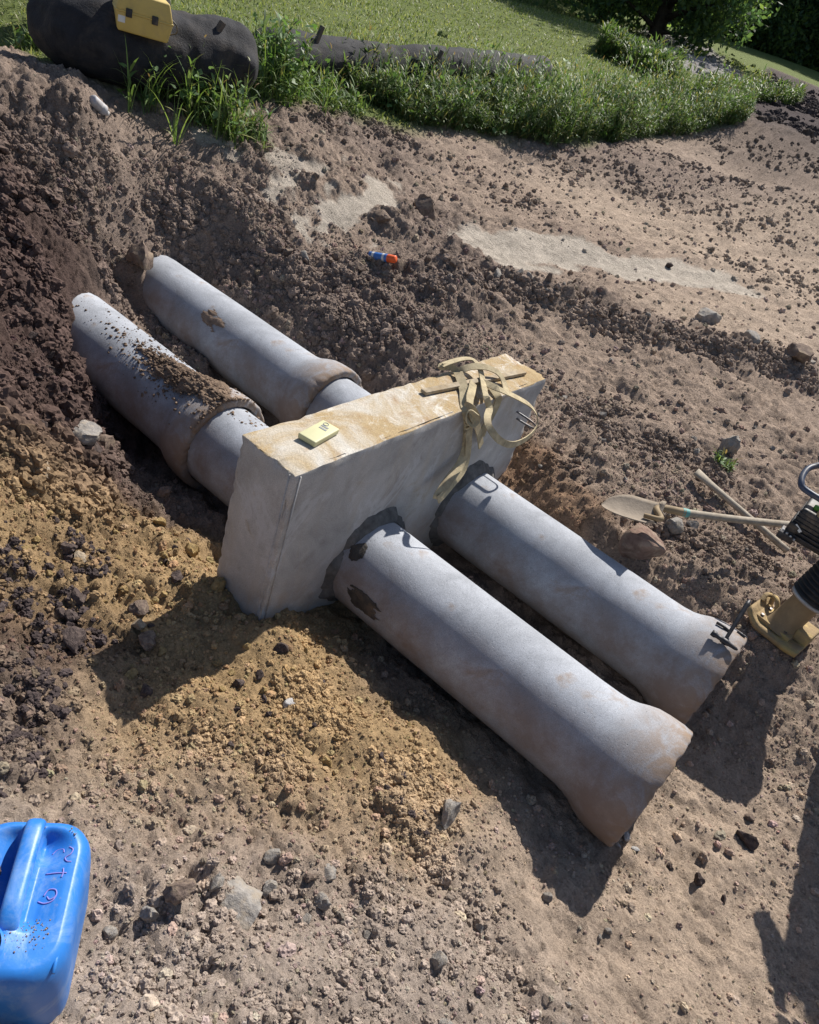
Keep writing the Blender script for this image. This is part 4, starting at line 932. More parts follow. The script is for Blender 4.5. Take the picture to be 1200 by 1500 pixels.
for i in range(13):
    for k in range(10): F.append((i * 10 + k, i * 10 + (k + 1) % 10, i * 10 + 10 + (k + 1) % 10, i * 10 + 10 + k))
F += [tuple(range(9, -1, -1)), tuple(range(130, 140))]
mesh('shaft', V, F, tl, M['handle_wood'])

# ------------------------------------------------------------------ tamping rammer
rb_ = atz(1138, 922, -.66); gz = float(zat(rb_[0], rb_[1])); rb_[2] = gz
ram = thing('tamping_rammer', 'mud caked yellow shoe tamping rammer with black bellows standing beside the pipe bell', 'rammer', tuple(rb_))
fx = unit(A([-.17, -.98, .0])); fy = A([-fx[1], fx[0], 0]); up = A([0, 0, 1.])      # fx along shoe, fy to +x side
if fy[0] < 0: fy = -fy
lean = unit(A([.12, -.13, 1.0]))
def rp(a, b, c): return fx * a + fy * b + up * c
def shoe():
    V = []; F = []; n, m_ = 18, 10
    for i in range(n + 1):
        t = i / n * 2 - 1; x_ = t * .17; lift = .10 * max(0, -t - .45) ** 1.5 * 1.6 + .03 * max(0, t - .7)
        w = .142 * (1 - .10 * max(0, abs(t) - .6))
        for j in range(m_):
            u = j / (m_ - 1) * 2 - 1; V.append(rp(x_, u * w, lift + .004 * u * u))
    V = A(V); N0 = len(V); V = np.vstack([V, V + up * .032])
    for i in range(n):
        for j in range(m_ - 1):
            a = i * m_ + j; F.append((a, a + 1, a + 1 + m_, a + m_)); F.append((N0 + a + m_, N0 + a + 1 + m_, N0 + a + 1, N0 + a))
    rim = [j for j in range(m_)] + [i * m_ + m_ - 1 for i in range(1, n + 1)] + [n * m_ + j for j in range(m_ - 2, -1, -1)] + [i * m_ for i in range(n - 1, 0, -1)]
    for a, b in zip(rim, rim[1:] + rim[:1]): F.append((b, a, a + N0, b + N0))
    so_ = mesh('shoe', V, F, ram, M['shoe'])
    tube('lug', spline([rp(-.12, .09, .07), rp(-.13, .085, .12), rp(-.10, .05, .135), rp(-.07, .03, .10), rp(-.06, .02, .05)], 5), .014, so_, M['shoe'], 10)
    tube('lug', spline([rp(-.16, .02, .09), rp(-.165, .06, .115), rp(-.15, .10, .11)], 5), .014, so_, M['shoe'], 10)
    box_obj('toe_block', rp(.125, .055, .07), fx * .045, fy * .075, up * .038, so_, M['shoe'], .012, 3)
    box_obj('heel_plate', rp(-.02, .0, .045), fx * .11, fy * .085, up * .014, so_, M['shoe'], .006, 2)
    for a, b in ((-.1, -.06), (-.1, .05), (.05, -.065), (.06, .07)):
        V, F = lathe_data([(0, .001), (0, .011), (.012, .011), (.013, 0)], rp(a, b, .058), (0, 0, 1), 6); mesh('bolt', V, F, so_, M['steel'], False)
shoe()
V, F = lathe_data([(.03, .105), (.06, .088), (.09, .080), (.25, .078), (.255, .083), (.27, .083)], (0, 0, 0), lean, 32); mesh('leg', V, F, ram, M['leg_tan'])
V, F = lathe_data([(.262, .085), (.262, .108), (.282, .108), (.282, .085)], (0, 0, 0), lean, 32); mesh('clamp_ring', V, F, ram, M['alu'])
prof = []
for k in range(9): prof += [(.282 + k * .028, .098), (.290 + k * .028, .118), (.300 + k * .028, .118), (.307 + k * .028, .098)]
V, F = lathe_data(prof, (0, 0, 0), lean, 32); mesh('bellows', V, F, ram, M['rubber'])
V, F = lathe_data([(.53, .06), (.53, .13), (.55, .14), (.68, .135), (.72, .11), (.72, 0)], (0, 0, 0), lean, 28); mesh('gear_housing', V, F, ram, M['alu'])
top = lean * .6
en = atx(1166, 772, 2.36) - rb_
box_obj('engine_block', en + A([.06, -.11, .05]), (.115, 0, .01), (0, .14, 0), (-.01, 0, .10), ram, M['black_plastic'], .018, 3)
for k in range(6): box_obj('cooling_fin', en + A([.03, -.075, -.02 + k * .026]), (.095, 0, 0), (0, .108, 0), (0, 0, .004), ram, M['dark_steel'], .002, 1)
box_obj('shroud', en + A([-.01, .01, .0]), (.05, 0, .02), (0, .030, .008), (-.02, 0, .06), ram, M['black_plastic'], .012, 3)
box_obj('throttle_box', en + A([-.05, .012, -.045]), (.028, 0, .01), (0, .045, 0), (-.008, 0, .024), ram, M['dark_steel'], .006, 2)
box_obj('warning_label', en + A([-.072, -.012, .03]), (.0, .022, .012), (.002, .0, 0), (0, -.004, .008), ram, M['white_label'], .001, 1)
for k in range(4):
    V, F = lathe_data([(0, .0), (0, .007), (.006, .007), (.006, 0)], en + A([-.078, -.03 + k * .024, -.035 + .006 * k]), (-1, 0, 0), 8); mesh('bolt', V, F, ram, M['alu'])
V, F = lathe_data([(0, .0), (0, .045), (.03, .055), (.13, .055), (.15, .045), (.155, 0)], en + A([.0, -.20, .03]), (0, .95, .2), 24); mesh('air_cleaner', V, F, ram, M['alu'])
V, F = lathe_data([(0, 0), (0, .02), (.02, .02), (.024, 0)], en + A([.0, -.03, .145]), (0, 0, 1), 16); mesh('fuel_cap', V, F, ram, M['green_cap'])
box_obj('fuel_tank', en + A([.04, -.16, .16]), (.10, 0, 0), (0, .12, 0), (0, 0, .05), ram, M['shoe'], .025, 3)
hb = atx(1186, 692, 2.42) - rb_
hpts = [hb + A([.10, -.46, .02]), hb + A([.09, -.30, .03]), hb + A([.085, -.05, .035]), hb + A([.06, .0, .02]), hb + A([.0, .02, -.005]), hb + A([-.075, .005, -.04]), hb + A([-.10, -.05, -.06]), hb + A([-.10, -.30, -.06]), hb + A([-.10, -.46, -.05])]
tube('handle_bar', spline(hpts, 6), .017, ram, M['navy_bar'], 12)
tube('handle_strut', spline([top + A([.08, -.02, 0]), top + A([.085, .02, .15]), hb + A([.09, -.30, .03])], 5), .015, ram, M['navy_bar'], 10)
tube('handle_strut', spline([top + A([-.08, -.02, 0]), top + A([-.09, .02, .13]), hb + A([-.10, -.30, -.06])], 5), .015, ram, M['navy_bar'], 10)

# ------------------------------------------------------------------ worker beside the rammer (stands right of the view, throws the long shadow)
def worker(base):
    w = thing('person', 'worker in orange vest and white hard hat standing beside the tamping rammer', 'person', tuple(base))
    # facing -x ; left/right = y.  heights in m
    J = {'pel': (0, 0, .96, .135), 'waist': (0, 0, 1.10, .130), 'chest': (0, 0, 1.32, .150), 'neckb': (0, 0, 1.47, .075), 'neck': (-.01, 0, 1.54, .055), 'head': (-.02, 0, 1.66, .098), 'crown': (-.01, 0, 1.76, .085),
         'shl': (0, .17, 1.43, .068), 'ell': (-.05, .29, 1.14, .047), 'wrl': (-.16, .17, 1.36, .034), 'hal': (-.19, .15, 1.44, .036),
         'shr': (0, -.17, 1.43, .068), 'elr': (.02, -.27, 1.16, .047), 'wrr': (-.10, -.26, .96, .034), 'har': (-.13, -.255, .88, .038),
         'hpl': (0, .10, .90, .10), 'knl': (-.03, .13, .50, .066), 'anl': (.02, .15, .09, .050), 'tol': (-.17, .16, .045, .042),
         'hpr': (0, -.10, .90, .10), 'knr': (-.03, -.13, .50, .066), 'anr': (.02, -.15, .09, .050), 'tor': (-.17, -.16, .045, .042)}
    E_ = [('pel', 'waist'), ('waist', 'chest'), ('chest', 'neckb'), ('neckb', 'neck'), ('neck', 'head'), ('head', 'crown'), ('chest', 'shl'), ('shl', 'ell'), ('ell', 'wrl'), ('wrl', 'hal'), ('chest', 'shr'), ('shr', 'elr'), ('elr', 'wrr'), ('wrr', 'har'),
          ('pel', 'hpl'), ('hpl', 'knl'), ('knl', 'anl'), ('anl', 'tol'), ('pel', 'hpr'), ('hpr', 'knr'), ('knr', 'anr'), ('anr', 'tor')]
    names = list(J); me = bpy.data.meshes.new('body'); me.from_pydata([J[k][:3] for k in names], [(names.index(a), names.index(b)) for a, b in E_], [])
    o = bpy.data.objects.new('body', me); COL.objects.link(o)
    sk = o.modifiers.new('skin', 'SKIN'); sk.use_smooth_shade = True
    for i, k in enumerate(names):
        r = J[k][3]; me.skin_vertices[0].data[i].radius = (r * (1.25 if k in ('chest', 'waist', 'pel') else 1), r); me.skin_vertices[0].data[i].use_root = (k == 'pel')
    ss = o.modifiers.new('sub', 'SUBSURF'); ss.levels = 2; ss.render_levels = 2
    dg = bpy.context.evaluated_depsgraph_get(); me2 = bpy.data.meshes.new_from_object(o.evaluated_get(dg)); bpy.data.objects.remove(o)
    me2.name = 'body'; o = bpy.data.objects.new('body', me2); COL.objects.link(o); o.parent = w; me2.materials.clear()
    for m_ in (simple('work_trousers', (.05, .055, .08), .9, .2), simple('shirt', (.16, .17, .2), .9, .2), simple('skin', (.45, .28, .2), .6, .1), simple('boots', (.09, .06, .04), .8, .2)): me2.materials.append(m_)
    for p in me2.polygons:
        c = p.center; p.material_index = 2 if (c.z > 1.52 or (c.z > 1.30 and abs(c.y) < .26 and c.x < -.13) or (c.y < -.2 and c.z < .96 and c.z > .7)) else (3 if c.z < .14 else (0 if c.z < 1.0 else 1))
    me2.shade_smooth()
    def fingers(b, d, side):
        parts = []
        for k, l in enumerate((.075, .085, .08, .065)):
            s0 = A(b) + A(side) * (-.03 + .02 * k); parts.append(tube_data(spline([s0, s0 + A(d) * l * .5, s0 + A(d) * l + A([-.012, 0, -.01])], 3), np.linspace(.0095, .0075, 7), 8))
        s0 = A(b) - A(side) * .035; parts.append(tube_data(spline([s0 - A(d) * .03, s0 - A(side) * .03, s0 - A(side) * .035 + A(d) * .035], 3), np.linspace(.011, .008, 7), 8))
        V, F = merge(parts); mesh('fingers', V, F, w, bpy.data.materials['skin'])
    fingers((-.20, .14, 1.46), unit((-.2, -.2, 1)), (0, 1, 0)); fingers((-.135, -.255, .86), unit((-.15, 0, -1)), (1, 0, 0))
    V, F = lathe_data([(-.01, .152), (0, .150), (.0, .128), (.04, .125), (.09, .105), (.12, .07), (.133, .0)], (-.02, 0, 1.71), (0, 0, 1), 32)
    mesh('hard_hat', V, F, w, M['white_paint'])
    V, F = lathe_data([(0, .19), (.12, .185), (.26, .192), (.36, .185), (.42, .12)], (0, 0, 1.02), (0, 0, 1), 28)
    V[:, 0] *= .86; mesh('vest', V, F, w, simple('orange_vest', (.75, .2, .03), .8, .1))
    for s_ in (-1, 1): mesh('eye', *lathe_data([(-.008, 0), (-.005, .006), (0, .008), (.005, .006), (.008, 0)], (-.108, s_ * .032, 1.665), (1, 0, 0), 10), w, M['black_plastic'])
    mesh('nose', *tube_data([(-.11, 0, 1.67), (-.128, 0, 1.64), (-.112, 0, 1.63)], [.008, .014, .008], 8), w, bpy.data.materials['skin'])
    mesh('mouth', *tube_data([(-.108, -.022, 1.605), (-.113, 0, 1.603), (-.108, .022, 1.605)], .005, 6), w, bpy.data.materials['skin'])
    return w
worker((2.06, -2.52, float(zat(2.06, -2.52))))

# ------------------------------------------------------------------ blue jerrycan
def jerrycan():
    zt = -.27; e0 = atz(58, 1192, zt); e1 = atz(-12, 1440, zt); ax = unit((e1 - e0) * A([1, 1, 0])); sd = A([-ax[1], ax[0], 0])
    if (atz(130, 1300, zt) - e0) @ sd < 0: sd = -sd
    Lc, Wc, Hc = .40, .288, .42
    c = e0 + ax * Lc / 2 ; gz = min(float(zat(c[0] + ax[0] * q, c[1] + ax[1] * q)) for q in (-.12, 0, .12)); Hc = zt - gz
    t = thing('jerrycan', 'bright blue plastic jerrycan with moulded handle and faded pink marker writing', 'jerrycan', (c[0], c[1], gz))
    def q(a, b, h): return ax * a + sd * b + A([0, 0, h])
    # body : stacked rounded rectangles with a shouldered, ribbed top
    prof = [(0, .90), (.012, .97), (.04, 1.0), (Hc - .10, 1.0), (Hc - .055, .985), (Hc - .03, .95), (Hc - .012, .88), (Hc - .004, .80)]
    def rr(l, w, rad, n=7):
        out = []
        for (sx, sy_, a0) in ((1, 1, 0), (-1, 1, 90), (-1, -1, 180), (1, -1, 270)):
            for k in range(n):
                a = math.radians(a0 + 90 * k / (n - 1)); out.append((sx * (l - rad) + rad * math.cos(a), sy_ * (w - rad) + rad * math.sin(a)))
        return out
    m_ = 120
    def outline(l, w, rad):
        P_ = A(rr(l, w, rad) + [rr(l, w, rad)[0]]); d = np.concatenate([[0], np.cumsum(np.linalg.norm(np.diff(P_, axis=0), axis=1))]); t_ = np.arange(m_) / m_ * d[-1]
        return np.stack([np.interp(t_, d, P_[:, 0]), np.interp(t_, d, P_[:, 1])], -1)
    def deck(a, b, e=0.0):
        inx = max(0, min(1, (.135 - abs(a + .045)) / .03)); iny = max(0, min(1, (abs(b) - .010) / .02))
        out = max(0, min(1, (.100 - abs(b)) / .07)); back = max(0, min(1, (-.07 - a) / .06))
        well = -(.020 + .035 * max(back, float(b < 0))) * inx * iny * out
        return Hc - .004 + (well + .012 * max(0, 1 - abs(b) / .05) + .010 * max(0, min(1, (-.14 - a) / .02))) * (1 - e ** 6)
    V = []; F = []
    for h, s in prof:
        for a, b in outline(Lc / 2 * (1 - (1 - s) * .75), Wc / 2 * s, .078 * s + .008): V.append(q(a, b, h))
    nr = len(prof); last = outline(Lc / 2 * (1 - .2 * .75), Wc / 2 * .80, .078 * .8 + .008)
    for f_ in np.linspace(.97, .02, 34):
        for a, b in last * f_: V.append(q(a, b, deck(a, b, f_)))
    for i in range(nr + 34 - 1):
        for k in range(m_): F.append((i * m_ + k, i * m_ + (k + 1) % m_, (i + 1) * m_ + (k + 1) % m_, (i + 1) * m_ + k))
    F += [tuple(range(m_ - 1, -1, -1)), tuple((nr + 33) * m_ + k for k in range(m_))]
    # stitch the deck's rim to the last ring with a skirt just below it
    mesh('body', V, F, t, M['can_blue'])
    hp = [(-.175, 0, Hc - .02), (-.16, 0, Hc + .012), (-.11, 0, Hc + .020), (.0, 0, Hc + .020), (.045, 0, Hc + .016), (.075, 0, Hc + .0), (.085, 0, Hc - .03)]
    P_ = spline([q(*p) for p in hp], 6); Vh = []; Fh = []; T = np.gradient(P_, axis=0)
    for i, p in enumerate(P_):
        tt = unit(T[i]); nn = unit(np.cross(sd, tt)); 
        for k in range(14):
            a = 2 * math.pi * k / 14; ca, sa = math.cos(a), math.sin(a); Vh.append(p + sd * .023 * np.sign(ca) * abs(ca) ** .7 + nn * .016 * np.sign(sa) * abs(sa) ** .7)
    for i in range(len(P_) - 1):
        for k in range(14): Fh.append((i * 14 + k, i * 14 + (k + 1) % 14, i * 14 + 14 + (k + 1) % 14, i * 14 + 14 + k))
    mesh('handle', Vh, Fh, t, M['can_blue'])
    cc = q(.125, -.045, Hc)
    V, F = lathe_data([(-.01, .052), (.012, .050), (.014, .044), (.02, .044)], cc, (0, 0, 1), 32); mesh('neck', V, F, t, M['can_blue'])
    def kn(i, a, r, tt): return r * (1 + .02 * (np.sin(a * 16) > 0) * (i in (1, 2))), tt
    V, F = lathe_data([(.018, .040), (.018, .040), (.046, .039), (.050, .034), (.050, 0)], cc, (0, 0, 1), 64, kn); mesh('cap', V, F, t, M['bottle_grey'])
    mesh('rib', *tube_data(spline([q(.19 * k, .118 - .0 * k, Hc - .018) for k in (-.2, .3, .9)], 4), .005, 8), t, M['can_blue'])
    # faded writing on the shoulder : three hand drawn characters, read along the can
    def inplane(a, b): return q(a, b, deck(a, b, min(.95, max(abs(a) / .17, abs(b) / .105))) + .0004)
    def stroke(pts, r=.0017): return tube_data(spline([inplane(*p) for p in pts], 6), r, 6)
    sA = [(-.108, .052), (-.112, .068), (-.100, .078), (-.090, .070), (-.092, .058), (-.082, .050), (-.068, .056), (-.066, .074)]
    mesh('writing', *merge([stroke([(-.118, .090), (-.110, .100), (-.098, .097), (-.090, .086), (-.080, .092), (-.078, .103)]), stroke([(-.108, .052), (-.118, .062), (-.116, .076), (-.106, .080)])]), t, M['pink_mark'])
    mesh('writing', *merge([stroke([(-.052, .050), (-.052, .075), (-.050, .098)]), stroke([(-.062, .088), (-.050, .090), (-.040, .088)])]), t, M['pink_mark'])
    mesh('writing', *merge([stroke([(.002, .058), (-.012, .066), (-.010, .082), (.004, .086), (.012, .074), (.004, .066)]), stroke([(.004, .086), (.016, .080), (.020, .064), (.014, .048)])]), t, M['pink_mark'])
    return t, q, Hc, deck
jc, jq, jH, jdeck = jerrycan()
jp = A(jc.location) + jq(-.06, -.062, jdeck(-.06, -.062))
put_rock('stone', 'rock_brown', 3, jp, .020, (0, 0, 1), 'small brown stone lying in the recess of the blue jerrycan', 'stone', sink=.1)
n = 260; aa = np.concatenate([RNG.normal(-.145, .012, n), RNG.normal(.09, .02, 120)]); bb = np.concatenate([RNG.uniform(-.09, .10, n), RNG.uniform(-.03, .09, 120)])
ctop = []
Pc = A([A(jc.location) + jq(a, b, jdeck(a, b) + .001) for a, b in zip(aa, bb)]); instanced('can_grit', Pc, RNG.uniform(.0008, .003, len(Pc)) * RNG.uniform(.5, 1, len(Pc)), np.tile(A([.38, .31, .25]), (len(Pc), 1)), 'gritty soil scattered on the jerrycan top', 'grit')

# ------------------------------------------------------------------ litter
def axis_thing(name, label, cat, p0, p1, r):
    t = thing(name, label, cat, tuple(p0)); d = A(p1) - A(p0); return t, d, r
q0 = hit(541, 372); q1 = hit(580, 378); _up = max(float(zat(*(q0 + (q1 - q0) * k)[:2])) - (q0 + (q1 - q0) * k)[2] for k in (0, .25, .5, .75, 1)); q0 = atz(541, 374, q0[2] + max(_up, 0) + .028); q1 = atz(580, 380, q1[2] + max(_up, 0) + .028); d = q1 - q0; Ls = np.linalg.norm(d); ud = d / Ls
sc1 = thing('spray_can', 'blue spray paint can with orange cap lying on the dirt', 'spray can', tuple(q0)); rs = .033
V, F = lathe_data([(0, 0), (0, rs * .8), (.004, rs), (Ls * .40, rs), (Ls * .68, rs), (Ls * .70, rs * .97)], (0, 0, 0), ud, 24); mesh('body', V, F, sc1, M['blue_can'])
V, F = lathe_data([(Ls * .13, rs + .0006), (Ls * .22, rs + .0006)], (0, 0, 0), ud, 24); mesh('label_band', V, F, sc1, M['white_paint'])
V, F = lathe_data([(Ls * .52, rs + .0006), (Ls * .60, rs + .0006)], (0, 0, 0), ud, 24); mesh('label_band', V, F, sc1, M['white_paint'])
V, F = lathe_data([(Ls * .70, rs * .95), (Ls * .72, rs * 1.0), (Ls * .97, rs * .92), (Ls, rs * .8), (Ls, 0)], (0, 0, 0), ud, 24); mesh('cap', V, F, sc1, M['orange_plastic'])
q0 = hit(134, 152); q1 = hit(157, 172); q0[2] += .03; q1[2] += .025; d = q1 - q0; Ls = np.linalg.norm(d); ud = d / Ls; rs = .04
bt_ = thing('bottle', 'dusty grey plastic bottle lying on the slope below the black sock', 'bottle', tuple(q0))
V, F = lathe_data([(0, 0), (0, rs * .8), (.01, rs), (Ls * .45, rs), (Ls * .47, rs * .9), (Ls * .52, rs * .9), (Ls * .54, rs), (Ls * .75, rs), (Ls * .9, rs * .55), (Ls * .92, rs * .42)], (0, 0, 0), ud, 20); mesh('body', V, F, bt_, M['bottle_grey'])
V, F = lathe_data([(Ls * .92, rs * .5), (Ls, rs * .5), (Ls, 0)], (0, 0, 0), ud, 20); mesh('cap', V, F, bt_, M['white_paint'])

# ------------------------------------------------------------------ filter socks, stakes, case
def sock(label, P, R, seed, wr=1.0):
    P = spline(P, 26); n = len(P); ns = 64; T = np.gradient(P, axis=0); T /= np.linalg.norm(T, axis=1)[:, None]
    t = thing('filter_sock', label, 'filter sock', tuple(P[n // 2] - A([0, 0, R]))); V = []; F = []
    L_ = np.concatenate([[0], np.cumsum(np.linalg.norm(np.diff(P, axis=0), axis=1))])
    for i in range(n):
        s = unit(np.cross(T[i], (0, 0, 1))); u = np.cross(s, T[i]); a = np.arange(ns) * 2 * np.pi / ns
        e = min(1, math.sqrt(max(0.0, 1 - max(0, 1 - min(L_[i], L_[-1] - L_[i]) / (R * 1.0)) ** 2)) + .05)
        rr = R * e * (1 + .17 * wr * fbm(np.cos(a) * .6 + L_[i] * 1.5, np.sin(a) * .8 + seed, 3, seed) + .06 * wr * perlin(np.cos(a) * 2.2 + L_[i] * .8, np.sin(a) * 2.2 + L_[i] * 4, seed) - .05 * wr * np.abs(perlin(np.cos(a) * 1.4 + L_[i] * 7, np.sin(a) * 1.4 + 3, seed + 2)) + .02 * wr * np.sin(L_[i] * 26 + 3 * np.sin(a * 2)) * (1 - e * .7))
        z = np.sin(a); rr = np.where(z < 0, rr * (1 - .18 * z * z), rr)
        V.append(P[i] + rr[:, None] * (1.06 * np.cos(a)[:, None] * s + np.sin(a)[:, None] * u))
    for i in range(n - 1):
        for k in range(ns): F.append((i * ns + k, i * ns + (k + 1) % ns, (i + 1) * ns + (k + 1) % ns, (i + 1) * ns + k))
    F += [tuple(range(ns - 1, -1, -1)), tuple((n - 1) * ns + k for k in range(ns))]
    o = mesh('sleeve', np.concatenate(V) - A(t.location), F, t, M['sock']); return t, P
def g3(px, py, up_): q = bhit(px, py); q = q.copy(); q[2] = float(zat(q[0], q[1])) + up_; return q
Ra = .33
pa = [g3(92, 84, Ra * .8), g3(130, 108, Ra * .8), g3(185, 128, Ra * .85), g3(255, 138, Ra * .85), g3(325, 142, Ra * .85), g3(358, 146, Ra * .8)]
sockA, SA = sock('thick black filter sock with rounded end carrying the yellow case', pa, Ra, 2)
pb = [A([*p, float(zat(*p)) + .19]) for p in SOCK_B]
sockB, SB = sock('long black filter sock running along the field edge behind the weeds', pb, .225, 5, .8)
pc = [g3(42, 46, .3), g3(85, 42, .34), g3(150, 55, .36), g3(215, 70, .34)]
sockC, SC = sock('sagging black filter sock lying behind the one with the yellow case', pc, .34, 8)
for (px, py, tx, ty, sckP, lab) in ((315, 52, 327, 32, SA, 'dark wooden stake leaning out of the thick black sock'), (466, 55, 473, 38, SB, 'short wooden stake driven into the long black sock beside the broadleaf weeds'),
                         (641, 88, 648, 74, SB, 'wooden stake driven into the middle of the long black sock'), (757, 102, 763, 86, SB, 'wooden stake at the far end of the long black sock')):
    d = ray(px, py); tt = np.arange(4, 20, .01); P_ = CC + tt[:, None] * d; dist = np.linalg.norm(P_[:, None] - sckP[None], axis=2).min(1); i = int(np.argmax(dist < (.24 if sckP is SB else .30))) if (dist < .24).any() else int(np.argmin(dist))
    b0 = P_[i]; t0 = CC + ray(tx, ty) * tt[i] * 1.0; dd = unit(t0 - b0); L_ = np.linalg.norm(t0 - b0); _, s_, u_ = frame(dd, (1, 0, 0))
    st_ = box_obj('wooden_stake', (0, 0, 0), s_ * .021, u_ * .021, dd * (L_ / 2 + .22), None, M['stake'], .003); st_.location = tuple(b0 + dd * (L_ / 2 - .22)); tag(st_, lab, 'stake')
# yellow hard case
def case():
    dist = 6.9; c0 = atd(172, 20, dist); c1 = atd(250, 44, dist + .05)
    ln = unit((c1 - c0) * A([1, 1, .6])); Lh = np.linalg.norm(c1 - c0) / 2 + .015; dp = unit(np.cross(A([0, 0, 1.]), ln)); 
    if dp @ (CC - c0) > 0: dp = -dp
    upv = np.cross(ln, dp); upv = upv if upv[2] > 0 else -upv
    cc = (c0 + c1) / 2 + dp * .14 + upv * .03
    t = thing('hard_case', 'yellow plastic hard case resting on the black filter sock', 'case', tuple(cc - upv * .15))
    o_ = upv * .15
    def taper(name, z0, z1, s0, s1, m):
        bm = bmesh.new(); vs = []
        for z, s in ((z0, s0), (z1, s1)):
            for sx, sy_ in ((-1, -1), (1, -1), (1, 1), (-1, 1)): vs.append(bm.verts.new(tuple(o_ + ln * Lh * sx * s + dp * .15 * sy_ * s + upv * z)))
        for f in ((3, 2, 1, 0), (4, 5, 6, 7), (0, 1, 5, 4), (1, 2, 6, 5), (2, 3, 7, 6), (3, 0, 4, 7)): bm.faces.new([vs[i] for i in f])
        return bm_obj(name, bm, t, m, True, .016, 3)
    taper('base', -.13, .0, .88, 1.0, M['case_yellow']); lid = taper('lid', .004, .13, 1.0, .84, M['case_yellow'])
    taper('seam', -.006, .010, 1.012, 1.012, M['case_yellow'])
    for k in (-.55, .35): box_obj('latch', o_ + ln * Lh * k - dp * .15 + upv * .0, ln * .022, dp * .010, upv * .028, t, M['black_plastic'], .004)
    box_obj('sticker', o_ + ln * Lh * -.78 - dp * .143 - upv * .05, ln * .025, dp * .004, upv * .022, t, M['white_label'], .001)
    hq = [o_ + ln * Lh * .95 - dp * .05 + upv * .03, o_ + ln * (Lh + .035) - dp * .06 - upv * .0, o_ + ln * (Lh + .045) - dp * .06 - upv * .05, o_ + ln * Lh * .95 - dp * .05 - upv * .08]
    tube('cord_loop', spline(hq, 6), .005, t, M['black_plastic'], 8)
    for k in (-.3, 0, .3): box_obj('lid_rib', o_ + ln * Lh * k + upv * .131, ln * .02, dp * .09, upv * .005, lid, M['case_yellow'], .003)
case()

# ------------------------------------------------------------------ weeds and grass
GREENS = A([[.075, .14, .030], [.10, .17, .035], [.06, .115, .035], [.13, .19, .05], [.09, .13, .06]])
def blades(base, dirv, length, width, droop, col, seg=3):
    """many bent blades: base (n,3), dirv (n,3) start direction, tip bends down."""
    n = len(base); up_ = A([0, 0, 1.]); side = np.cross(dirv, up_); side /= (np.linalg.norm(side, axis=1)[:, None] + 1e-9)
    V = np.zeros((n, seg * 2 + 1, 3)); p = base.copy(); d = dirv.copy()
    for s in range(seg + 1):
        t = s / seg; w = width * (1 - .55 * abs(t * 2 - .7)) if s < seg else 0
        if s < seg:
            V[:, s * 2] = p + side * (w / 2)[:, None]; V[:, s * 2 + 1] = p - side * (w / 2)[:, None]
        else: V[:, -1] = p
        p = p + d * (length / seg)[:, None]; d = d - up_ * (droop / seg)[:, None]; d /= np.linalg.norm(d, axis=1)[:, None]
    k = seg * 2 + 1; off_ = (np.arange(n) * k)[:, None]
    quads = np.concatenate([off_ + A([[2 * s, 2 * s + 1, 2 * s + 3, 2 * s + 2]]) for s in range(seg - 1)]) if seg > 1 else np.zeros((0, 4), int)
    tris = off_ + A([[2 * seg - 2, 2 * seg - 1, 2 * seg]])
    return V.reshape(-1, 3), quads, tris, np.repeat(col, k, axis=0)
def blade_mesh(name, parts, m, parent=None):
    V = []; Q = []; T = []; C = []; o_ = 0
    for v, q, t, c in parts:
        V.append(v); Q.append(q + o_); T.append(t + o_); C.append(c); o_ += len(v)
    return fast_mesh(name, np.concatenate(V), [np.concatenate(Q), np.concatenate(T)], parent, m, True, np.clip(np.concatenate(C), 0, 1))
def rdir(n, tilt_lo, tilt_hi):
    a = RNG.uniform(0, 2 * np.pi, n); t = RNG.uniform(tilt_lo, tilt_hi, n); return np.stack([np.sin(t) * np.cos(a), np.sin(t) * np.sin(a), np.cos(t)], -1)
def leafcol(n, pal=None, v=.25):
    pal = GREENS if pal is None else pal
    return pal[RNG.integers(0, len(pal), n)] * RNG.uniform(1 - v, 1 + v, (n, 1))
def weeds(xy, h, nleaf, lw, ll, tall=1.0, heads=.25):
    kp = track_mask(xy[:, 0], xy[:, 1]) < .3; xy, h = xy[kp], h[kp]
    """plants at xy (n,2) with height h (n)"""
    n = len(xy); base = np.stack([xy[:, 0], xy[:, 1], zat(xy[:, 0], xy[:, 1]) - .01], -1); sd = rdir(n, 0, .35); parts = []
    parts.append(blades(base, sd, h, np.full(n, .010), RNG.uniform(0, .5, n), leafcol(n, GREENS * .9)))
    k = np.repeat(np.arange(n), nleaf); f = RNG.uniform(.05, 1, len(k)); b = base[k] + sd[k] * (h[k] * f)[:, None]
    parts.append(blades(b, rdir(len(k), .35, 1.35), RNG.uniform(ll * .6, ll * 1.3, len(k)), RNG.uniform(lw * .6, lw * 1.4, len(k)), RNG.uniform(.3, 1.6, len(k)), leafcol(len(k))))
    kk = np.where(RNG.uniform(0, 1, n) < heads)[0]
    if len(kk): parts.append(blades(base[kk] + sd[kk] * h[kk][:, None], rdir(len(kk), .2, .9), RNG.uniform(.05, .10, len(kk)), np.full(len(kk), .014), RNG.uniform(.8, 1.6, len(kk)), leafcol(len(kk), A([[.30, .27, .11], [.22, .24, .09], [.24, .16, .09]]))))
    return parts
